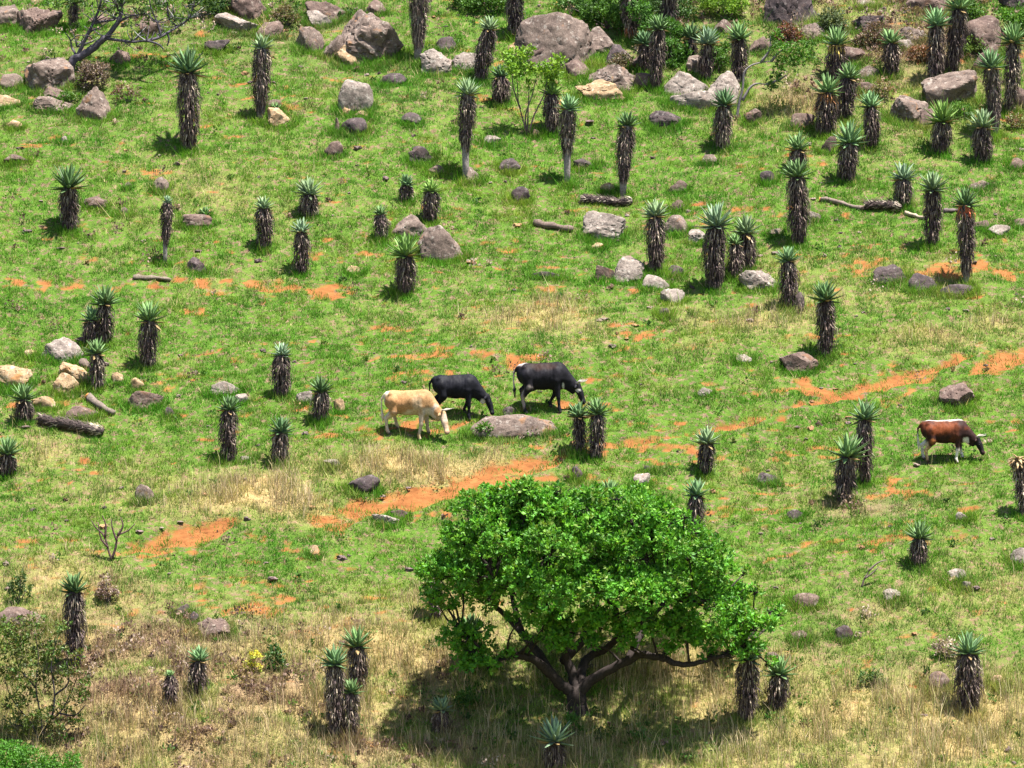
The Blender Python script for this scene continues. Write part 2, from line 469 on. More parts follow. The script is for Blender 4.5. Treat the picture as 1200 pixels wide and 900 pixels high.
def rock_shape(big, angular, seed):
    r_ = np.random.default_rng(seed)
    U, F = (ICO5, ICO5F) if big else (ICO4, ICO4F)
    npl = 10 if angular > .5 else 9
    nn = r_.normal(0, 1, (npl, 3)); nn /= np.linalg.norm(nn, axis=1)[:, None]
    dist = r_.uniform(.36, .84, npl)
    q = U @ nn.T
    rr = np.where(q > .05, dist[None] / np.maximum(q, .05), 9)
    k = 60.0 if angular > .5 else 20.0
    soft = -np.log(np.exp(-k * rr).sum(1) + np.exp(-k * 1.02)) / k
    w_ = min(1, .55 + .6 * angular)
    rad = w_ * soft + (1 - w_) * .85
    o = r_.uniform(0, 50, 3)
    am = .35 + .75 * angular
    rad = rad * (1 + am * (.17 * fbm3(U[:, 0] * 1.7 + o[0], U[:, 1] * 1.7 + o[1], U[:, 2] * 1.7 + o[2], seed % 97, 3)
                 + .010 * fbm3(U[:, 0] * 15 + o[0], U[:, 1] * 15 + o[1], U[:, 2] * 15 + o[2], seed % 79, 2)
                 + .055 * fbm3(U[:, 0] * 5 + o[0], U[:, 1] * 5 + o[1], U[:, 2] * 5 + o[2], seed % 89, 3)
                 - .11 * sstep(.0, .06, .06 - np.abs(fbm3(U[:, 0] * 2.4 + o[1], U[:, 1] * 2.4 + o[2], U[:, 2] * 2.4 + o[0], seed % 83, 2)))))
    V = U * rad[:, None]
    V /= np.abs(V).max(0)[None]
    return V, F

RINGS = []
ROCKS = [
 # x0, y0, x1, y1, stone, angular, tilt, label
 (20, 13, 70, 42, 'p', .8, .25, 'brown sloping slab near the corner of the picture beside the bare branched tree'),
 (-8, 10, 25, 32, 'g', .6, .1, 'grey rock touching the brown slab at the upper picture corner'),
 (36, -6, 50, 6, 'o', .6, 0, 'small ochre stone cut by the top edge above the brown slab'),
 (-2, 88, 26, 105, 'g', .3, 0, 'smooth rounded grey rock at the picture edge, level with the pile under the bare tree'),
 (30, 72, 84, 108, 'g', .6, .05, 'broad pale topped boulder right under the trunk of the bare tree'),
 (86, 103, 132, 142, 'g', .7, .1, 'pale faced boulder with a dark side, lowest in the pile under the bare tree'),
 (36, 112, 90, 132, 'g', .8, .25, 'long thin slab leaning against the boulder pile under the bare tree'),
 (-6, 112, 24, 126, 'o', .8, .1, 'flat tan slab at the picture edge below the rounded grey rock'),
 (8, 141, 27, 151, 'o', .5, 0, 'small ochre stone lying alone near the picture edge in green turf'),
 (69, 159, 80, 169, 'w', .6, .3, 'small white stone alone in the turf above the squat dark aloe'),
 (4, 180, 34, 193, 'p', .5, 0, 'flat mauve rock flush with the turf near the picture edge, above the squat aloe'),
 (178, 208, 198, 224, 'g', .7, 0, 'grey broken stone above the thinnest aloe'),
 (145, 213, 155, 222, 'g', .5, 0, 'small grey pebble a little way from the grey broken stone'),
 (98, 231, 126, 244, 'p', .7, .1, 'flat brown rock beside the squat dark aloe'),
 (137, 241, 151, 255, 'g', .5, 0, 'small grey stone between the squat aloe and the thinnest aloe'),
 (212, 250, 250, 268, 'p', .35, 0, 'low purplish rock with a tiny aloe growing behind it'),
 (268, -8, 310, 26, 'p', .5, 0, 'tall brown boulder cut by the top edge above the pale pinkish slab'),
 (254, 17, 300, 41, 'w', .8, -.15, 'pale pinkish slab wedged beneath the brown boulder at the top edge'),
 (240, 46, 268, 62, 'd', .6, 0, 'dark flat rock in the grass near the aloe with an old flower stalk'),
 (360, 2, 404, 26, 'p', .6, 0, 'brown rock behind the great overhanging boulder'),
 (361, 15, 388, 34, 'w', .8, .1, 'whitish block in front of the brown rock near the overhanging boulder'),
 (348, 33, 378, 63, 'g', .4, 0, 'mossy grey green rock beside the overhanging boulder'),
 (378, 43, 402, 71, 'g', .9, -.5, 'upright grey slab leaning at the end of the overhanging boulder'),
 (392, 20, 468, 76, 'g', .7, .35, 'great overhanging grey boulder with a dark hollow underneath'),
 (394, 52, 432, 79, 'o', .7, .1, 'orange faced rock tucked under the overhanging boulder'),
 (396, 92, 437, 134, 'w', .25, 0, 'rounded pale grey boulder standing on ochre stones'),
 (398, 126, 412, 136, 'o', .5, 0, 'yellowish stone under one edge of the rounded pale grey boulder'),
 (415, 129, 433, 138, 'o', .5, 0, 'bright ochre stone under the middle of the rounded pale grey boulder'),
 (399, 137, 430, 159, 'd', .3, 0, 'dark rounded rock just downhill of the pale grey boulder'),
 (446, 87, 475, 101, 'd', .4, 0, 'low dark rock in the turf uphill of the tilted dark slab'),
 (313, 127, 346, 149, 'o', .8, .25, 'tan stone slab at the foot of the aloe with an old flower stalk'),
 (494, 59, 533, 91, 'w', .8, .2, 'whitish boulder with vertical streaks beside the headless aloe trunk'),
 (531, 64, 562, 85, 'w', .7, .1, 'pale pinkish flat rock behind the leaning aloe'),
 (609, 17, 694, 84, 'g', .35, .35, 'huge smooth brown boulder, the largest rock on the hill'),
 (595, 49, 621, 70, 'o', .3, 0, 'rounded yellowish rock behind the bright green sapling'),
 (618, 51, 648, 80, 'p', .4, 0, 'pinkish rock between the bright green sapling and the huge boulder'),
 (686, 36, 722, 64, 'g', .7, 0, 'rough grey rock with a rusty top next to the huge boulder'),
 (706, 58, 738, 84, 'd', .6, 0, 'dark grey rock between the huge boulder and the aloe thicket'),
 (692, 78, 748, 108, 'g', .85, .25, 'grey slab lying over an orange stained slab'),
 (677, 96, 730, 118, 'o', .85, .05, 'orange stained slab beneath a grey slab'),
 (744, 86, 768, 103, 'p', .6, 0, 'pinkish stone by the foot of the tallest aloe in the thicket'),
 (776, 87, 830, 114, 'w', .5, .1, 'pale upper block of the cracked outcrop'),
 (822, 89, 869, 124, 'w', .5, .1, 'pinkish end block of the cracked outcrop, by the curved bare stem'),
 (783, 104, 846, 129, 'w', .6, .05, 'whitish lower block of the cracked outcrop'),
 (759, 129, 798, 151, 'd', .4, 0, 'flat dark purple rock below the cracked outcrop'),
 (872, 126, 893, 146, 'p', .7, 0, 'reddish grey stone at the foot of the curved bare stem'),
 (1083, 86, 1142, 124, 'g', .6, .1, 'large grey boulder with a dark undercut among the crowded aloes'),
 (1040, 113, 1089, 147, 'g', .6, 0, 'lichen spotted boulder just below the large undercut boulder'),
 (1128, 25, 1172, 70, 'p', .5, -.1, 'big pinkish boulder between two tall aloes'),
 (1055, 33, 1087, 51, 'g', .6, 0, 'grey rock behind the short thick aloe near the top edge'),
 (1049, 47, 1071, 59, 'w', .9, 0, 'flat white slab beside the short thick aloe near the top edge'),
 (1006, 1, 1026, 11, 'g', .7, 0, 'small grey rock touching the top edge among brown scrub'),
 (1188, 100, 1210, 131, 'p', .6, 0, 'pinkish rock cut by the picture edge beside the tall aloe'),
 (897, -10, 958, 34, 'd', .8, -.3, 'dark shadowed outcrop at the top edge'),
 (936, 29, 968, 46, 'g', .6, 0, 'grey rock at the foot of the dark shadowed outcrop'),
 (926, 132, 955, 151, 'p', .5, 0, 'flat purplish rock uphill of the pair of thick aloes'),
 (958, 158, 981, 180, 'p', .7, -.6, 'narrow purplish slab in the turf behind the broad crowned aloe'),
 (891, 199, 910, 215, 'd', .6, 0, 'dark knobbly rock alone on open turf near the stacked aloe crowns'),
 (822, 182, 840, 192, 'g', .5, 0, 'flat grey stone on open turf under the crooked stem'),
 (947, 247, 962, 259, 'w', .4, 0, 'small cream stone beside the tall thick aloe trunk'),
 (899, 268, 918, 276, 'g', .6, 0, 'flat grey stone near the foot of the tall thick aloe'),
 (672, 186, 698, 199, 'd', .5, 0, 'low grey rock between the two bare footed aloes'),
 (683, 249, 733, 283, 'w', .8, .4, 'pale grey boulder tilted downhill by the fallen logs'),
 (717, 303, 755, 334, 'w', .7, .3, 'pale wedge shaped boulder with a dark shaded end'),
 (753, 323, 785, 341, 'w', .35, 0, 'rounded pale stone just below the pale wedge boulder'),
 (774, 337, 803, 357, 'w', .7, .3, 'lowest of the pale stones below the wedge boulder'),
 (776, 251, 808, 275, 'g', .5, .15, 'pinkish grey boulder between two large green aloes'),
 (806, 270, 828, 286, 'w', .7, 0, 'pale stone behind the trunk of the broadest aloe'),
 (866, 314, 914, 343, 'w', .7, .15, 'long pale topped boulder beside the aloe pair'),
 (783, 210, 806, 226, 'p', .35, 0, 'rounded pink rock uphill of the blunt green aloe'),
 (785, 234, 802, 247, 'p', .9, 0, 'small reddish square stone near the blunt green aloe'),
 (781, 311, 801, 324, 'd', .7, .2, 'dark brown stone at the foot of the blunt green aloe'),
 (698, 309, 722, 331, 'p', .6, 0, 'pinkish grey stone next to the pale wedge boulder'),
 (624, 317, 656, 327, 'd', .4, 0, 'flat dark rock sunk in the turf uphill of the dry grass patch'),
 (690, 285, 708, 293, 'o', .5, 0, 'flat ochre stone just below the tilted pale boulder'),
 (703, 213, 721, 226, 'o', .8, .2, 'yellow stone above the dark fallen aloe trunk'),
 (479, 171, 510, 192, 'd', .8, .45, 'tilted dark slab in open turf'),
 (541, 196, 566, 213, 'g', .4, 0, 'grey rock against the bare foot of the tall pale stemmed aloe'),
 (599, 217, 621, 239, 'd', .4, 0, 'dark brown upright rock alone in the turf'),
 (458, 253, 504, 279, 'g', .4, 0, 'brown boulder just uphill of the larger brown boulder'),
 (490, 262, 543, 308, 'g', .45, .1, 'large rounded brown boulder beside a small aloe with spread leaves'),
 (584, 186, 611, 202, 'd', .4, 0, 'low dark rock near the pale stemmed aloe'),
 (470, 132, 494, 146, 'd', .4, 0, 'low dark rock downhill of the streaked whitish boulder'),
 (500, 194, 523, 204, 'p', .5, 0, 'flat reddish stone just below the tilted dark slab'),
 (566, 158, 587, 171, 'w', .6, 0, 'small pale rock beside the tall pale stemmed aloe'),
 (623, 151, 633, 162, 'o', .3, 0, 'small cream stone at the foot of the bright green sapling'),
 (47, 397, 98, 424, 'w', .5, .1, 'broad pinkish boulder next to the group of three aloes'),
 (69, 425, 107, 451, 'o', .8, .4, 'long cream slab tilted toward the lowest of three aloes'),
 (-6, 430, 37, 456, 'o', .7, .35, 'large cream slab cut by the picture edge'),
 (62, 437, 92, 463, 'o', .8, .5, 'cream and brown split rock under the long cream slab'),
 (36, 462, 69, 480, 'o', .7, .2, 'flat ochre slab beside the low spiky aloe'),
 (130, 435, 145, 451, 'o', .7, .3, 'small cream stone beside the lowest of three aloes'),
 (153, 442, 169, 458, 'o', .4, 0, 'round cream stone above the brown sunken boulder'),
 (147, 455, 191, 479, 'p', .5, .1, 'brown sunken boulder below the round cream stone'),
 (76, 477, 116, 491, 'p', .5, .1, 'low pinkish rock just uphill of the dark fallen aloe trunk'),
 (193, 477, 205, 489, 'd', .4, 0, 'small purple stone alone in bright turf'),
 (27, 410, 43, 419, 'o', .6, 0, 'small tan stone near the broad pinkish boulder'),
 (92, 420, 107, 435, 'g', .5, 0, 'grey stone hidden beside the lowest of three aloes'),
 (244, 447, 285, 463, 'w', .7, 0, 'long pale pinkish rock between two slim aloes in open turf'),
 (274, 462, 291, 474, 'w', .4, 0, 'rounded pale grey stone behind the tall dark aloe'),
 (347, 457, 366, 473, 'w', .6, .1, 'pale grey stone between the stout aloe and the squat bushy aloe'),
 (391, 467, 404, 485, 'o', .6, 0, 'tan stone touching the squat bushy aloe'),
 (219, 302, 243, 320, 'd', .7, .2, 'dark brown rock with a pale top near the thin log'),
 (158, 567, 181, 591, 'g', .6, 0, 'mottled rock half buried in the pale dry grass'),
 (379, 538, 399, 549, 'w', .7, 0, 'pale stone at the border of the pale dry grass'),
 (281, 534, 298, 541, 'w', .6, 0, 'flat whitish stone between the tall dark aloe and its shorter companion'),
 (552, 485, 652, 517, 'g', .35, .05, 'wide low boulder in the middle, in front of the black cattle'),
 (405, 557, 445, 578, 'd', .35, 0, 'dark brown dome of rock beside the orange path'),
 (668, 547, 683, 563, 'd', .5, 0, 'dark upright stone just below the orange path'),
 (742, 556, 762, 572, 'w', .6, 0, 'pale knobbly stone beside the stemless aloe above the green tree'),
 (754, 545, 767, 554, 'd', .5, 0, 'small dark stone uphill of the pale knobbly stone'),
 (587, 476, 606, 488, 'd', .4, 0, 'dark rock at the hind feet of the horned black cow'),
 (406, 312, 426, 322, 'o', .6, .1, 'flat ochre stone on turf downhill of the small boulders'),
 (768, 361, 786, 370, 'd', .4, 0, 'flat dark stone below the pale stones'),
 (914, 411, 959, 437, 'p', .55, .1, 'pinkish boulder downhill of the lone dark aloe'),
 (861, 417, 881, 426, 'w', .5, 0, 'flat white stone near the pinkish boulder'),
 (817, 454, 835, 465, 'w', .6, 0, 'small white stone in open turf right of the black cattle'),
 (1101, 451, 1142, 478, 'p', .6, .1, 'mauve boulder uphill of the red brown cow'),
 (1023, 312, 1063, 331, 'd', .4, .05, 'low dark rock near the tall slim aloe, uphill of two others'),
 (1065, 321, 1099, 341, 'd', .5, 0, 'rough dark rock, middle one of three near the tall slim aloe'),
 (1101, 334, 1141, 347, 'd', .5, .05, 'flat dark slab at the foot of the tall slim aloe'),
 (884, 554, 911, 567, 'd', .6, 0, 'small dark pointed rock between the path and the aloe pair'),
 (922, 597, 941, 610, 'd', .4, 0, 'dark purple stone on turf below the aloe pair'),
 (1119, 599, 1137, 611, 'w', .5, 0, 'pale stone on turf below the red brown cow'),
 (1184, 641, 1206, 665, 'w', .4, 0, 'rounded pinkish white rock cut by the picture edge'),
 (1111, 667, 1133, 683, 'w', .6, 0, 'largest of three clustered pale stones below the short aloe'),
 (1127, 680, 1139, 691, 'w', .4, 0, 'lowest of three clustered pale stones below the short aloe'),
 (1108, 674, 1121, 685, 'o', .4, 0, 'tan stone among three clustered pale stones below the short aloe'),
 (928, 696, 961, 711, 'p', .4, .05, 'low mauve rock on the slope beside the green tree'),
 (1035, 691, 1059, 705, 'w', .6, 0, 'pale pinkish flat stone downhill of the dead stick'),
 (978, 732, 1001, 751, 'd', .4, 0, 'dark round rock in rough grass beside the green tree'),
 (1088, 787, 1113, 813, 'p', .4, 0, 'pinkish mound of rock beside the stout aloe in dry grass'),
 (1161, 791, 1179, 805, 'o', .8, .3, 'orange slab of stone beside the stout aloe in dry grass'),
 (926, 739, 949, 751, 'p', .4, 0, 'low brown rock close to the drooping side of the green tree'),
 (-8, 712, 62, 738, 'p', .35, .03, 'broad flat mauve slab cut by the picture edge near the tall dark aloe'),
 (231, 725, 271, 748, 'p', .6, .15, 'mauve slab in scrub below the dark red stone'),
 (204, 709, 223, 721, 'd', .7, 0, 'dark red stone on orange soil'),
 (219, 717, 233, 731, 'd', .6, 0, 'small dark brown stone touching the dark red stone'),
 (362, 640, 377, 653, 'o', .6, .2, 'small orange stone on turf below the orange path'),
 (436, 601, 468, 615, 'w', .6, .05, 'flat white slab at the end of the wide orange path'),
 (458, 596, 478, 607, 'p', .5, 0, 'mauve stone behind the flat white slab by the path'),
 (390, 137, 399, 157, 'p', .4, 0, 'small pinkish rock half hidden beside the dark rounded rock'),
 (380, 165, 402, 184, 'p', .5, 0, 'pinkish rock in turf downhill of the dark rounded rock'),
 (1137, 258, 1160, 270, 'p', .5, 0, 'dark flat stone behind the tall slim aloe'),
 (1158, 264, 1184, 278, 'w', .4, 0, 'long pale stone near the picture edge beside the tall slim aloe'),
 (1186, 256, 1208, 268, 'p', .5, 0, 'reddish stone at the picture edge beside the long pale stone'),
 (1136, 212, 1160, 222, 'g', .7, .1, 'thin grey stone in turf uphill of the tall slim aloe'),
 (1182, 185, 1204, 198, 'p', .4, 0, 'purple stone in turf at the picture edge'),
 (310, 118, 330, 130, 'p', .5, 0, 'purplish rock beneath the tiny aloe on the tan slab'),
 (100, 20, 125, 34, 'p', .6, 0, 'brown rock behind the branches of the bare tree'),
 (165, 22, 192, 44, 'p', .6, 0, 'pinkish brown rock seen between the forks of the bare tree'),
 (985, 56, 1013, 76, 'p', .6, 0, 'flat pinkish rock behind the aloe with yellowing lower leaves'),
 (1064, -6, 1110, 15, 'p', .6, .1, 'mauve rock at the top edge just behind the tall straight aloe'),
 (1172, -6, 1206, 13, 'd', .6, .1, 'dark rock at the uppermost picture corner behind slender aloes'),
 (1000, 18, 1034, 38, 'd', .8, .1, 'dark jagged rock beside the thick trunk near the top edge'),
 (832, 24, 862, 42, 'p', .7, .1, 'reddish rock under the yellow green bush'),
 (1140, 60, 1170, 84, 'p', .6, -.2, 'brown rock under the big pinkish boulder between tall aloes'),
 (1000, 96, 1030, 110, 'p', .5, 0, 'low mauve rock uphill of the narrow drooping aloe'),
 (655, 2, 682, 16, 'o', .6, 0, 'yellowish rock at the top edge uphill of the huge boulder'),
 (300, 28, 330, 46, 'p', .6, .1, 'low brown rock between the pale pinkish slab and the mossy rock'),
 (425, 2, 452, 20, 'p', .6, -.1, 'brown rock peeping over the top of the overhanging boulder'),
 (512, 44, 536, 60, 'd', .5, 0, 'dark rock just uphill of the streaked whitish boulder'),
 (664, 74, 690, 92, 'p', .5, 0, 'brown rock at the lower end of the huge boulder'),
 (738, 62, 766, 84, 'p', .6, .1, 'brownish rock hidden among the thicket trunks'),
 (806, 66, 836, 86, 'g', .6, -.1, 'grey brown rock uphill of the cracked outcrop'),
 (876, 44, 904, 62, 'p', .6, .1, 'brown rock behind the crooked leafy sapling'),
 (1006, 78, 1030, 94, 'g', .6, .1, 'grey rock between the two aloes above the narrow drooping aloe'),
 (1116, 4, 1142, 20, 'g', .6, 0, 'grey rock at the top edge behind the tall leaning aloe'),
 (1072, 128, 1096, 150, 'p', .6, .1, 'brown rock beside the aloe with glossy bright green crown'),
 (52, 104, 78, 118, 'p', .6, 0, 'brown rock wedged between the boulders under the bare tree'),
 (128, 60, 152, 76, 'p', .5, 0, 'low brown rock in turf under the long bough of the bare tree'),
 (180, -8, 196, 12, 'w', .7, 0, 'pale pink rock at the top edge behind the bare tree'),
]

def make_rock(i, x0, y0, x1, y1, kind, ang, tilt, label, group='rocks on the hillside'):
    if y1 < 128:                                                   # the boulder field along the crest
        y0 -= .10 * (y1 - y0); x0, x1 = x0 - .05 * (x1 - x0), x1 + .05 * (x1 - x0)
    big = (x1 - x0) > 34
    V, F = rock_shape(big, ang, 1000 + i * 7)
    g = ground_at((x0 + x1) / 2, y1 - 0.12 * (y1 - y0))
    s = mpp(g[1])
    w = (x1 - x0) * s * 1.03; hgt = (y1 - y0) * s
    dep = w * (0.55 + .25 * ((i * 37) % 10) / 10)
    dep = min(dep, 1.1 * max(hgt, .25))
    # turn the outline about its own axis, then fit it to the measured size
    a = (i * 2.399) % 6.28
    R = np.array([[math.cos(a), -math.sin(a), 0], [math.sin(a), math.cos(a), 0], [0, 0, 1]])
    V = V @ R.T
    ct, st = math.cos(tilt), math.sin(tilt)                  # tilt: high end on one side
    V = np.stack([V[:, 0] * ct + V[:, 2] * st * .6, V[:, 1], -V[:, 0] * st + V[:, 2] * ct], 1)
    V -= (V.max(0) + V.min(0)) / 2
    V /= np.abs(V).max(0)
    up = V[:, 2]
    # what shows of it: top at hgt over the turf; a fifth of it is in the ground
    vis = hgt * 0.93
    V = np.stack([V[:, 0] * w / 2, V[:, 1] * dep / 2, up * vis * .68], 1)
    # lean back with the slope so that it lies in the hillside
    V[:, 2] += V[:, 1] * .35
    V[:, 2] += vis * .26
    V[:, 1] += dep * .25
    me = mesh_np('rock', V, F, True)
    me.set_sharp_from_angle(angle=math.radians(24 if ang > .5 else 38))
    o = put('rock', me, None, ROCK[kind])
    o.location = (float(g[0]), float(g[1]), float(H(g[0], g[1])))
    RINGS.append((g[0], g[1] + dep * .22, w, dep, 0))
    tag(o, label, 'rock', group)
    return o

for i, r_ in enumerate(ROCKS):
    make_rock(i, *r_)

# gravel and loose stones too many to count, sunk in the turf
x, y = scatter(26000)
f = fields(x, y)
k = rng.random(len(x)) < .024 * (1.3 + fbm2(x / 2.5, y / 1.8, 141, 3)) * (1 + 1.0 * (1 - sstep(40, 130, f[5]))) 
x, y = x[k], y[k]
acc = Acc()
_bm = bmesh.new(); bmesh.ops.create_icosphere(_bm, subdivisions=2, radius=1); _bm.verts.ensure_lookup_table()
I2 = np.array([v.co[:] for v in _bm.verts]); I2F = np.array([[v.index for v in f_.verts] for f_ in _bm.faces]); _bm.free()
pal = np.array([[.24, .18, .16], [.18, .125, .12], [.22, .165, .14], [.10, .07, .07], [.30, .17, .09], [.15, .105, .10], [.12, .085, .08]])
for xi, yi in zip(x, y):
    sz = min(.085, .046 * math.exp(rng.normal(0, .5)))
    o_ = rng.uniform(0, 90, 3)
    V = I2 * (1 + .75 * fbm3(I2[:, 0] * 1.4 + o_[0], I2[:, 1] * 1.2 + o_[1], I2[:, 2] * 1.2 + o_[2], 5, 2))[:, None]
    V = V * np.array([rng.uniform(.9, 1.5), rng.uniform(.7, 1.2), rng.uniform(.45, .9)]) * sz
    a = rng.uniform(-.6, .6); V = V @ np.array([[math.cos(a), -math.sin(a), 0], [math.sin(a), math.cos(a), 0], [0, 0, 1]])
    V += np.array([xi, yi, float(H(xi, yi)) + sz * .3])
    acc.add(V, I2F, pal[rng.integers(len(pal))] * rng.uniform(.55, 1.0))
g_ = acc.build('loose_gravel', M_STEM, None, False)
tag(g_, 'small loose stones and gravel sunk in the turf', 'gravel', None, 'stuff')
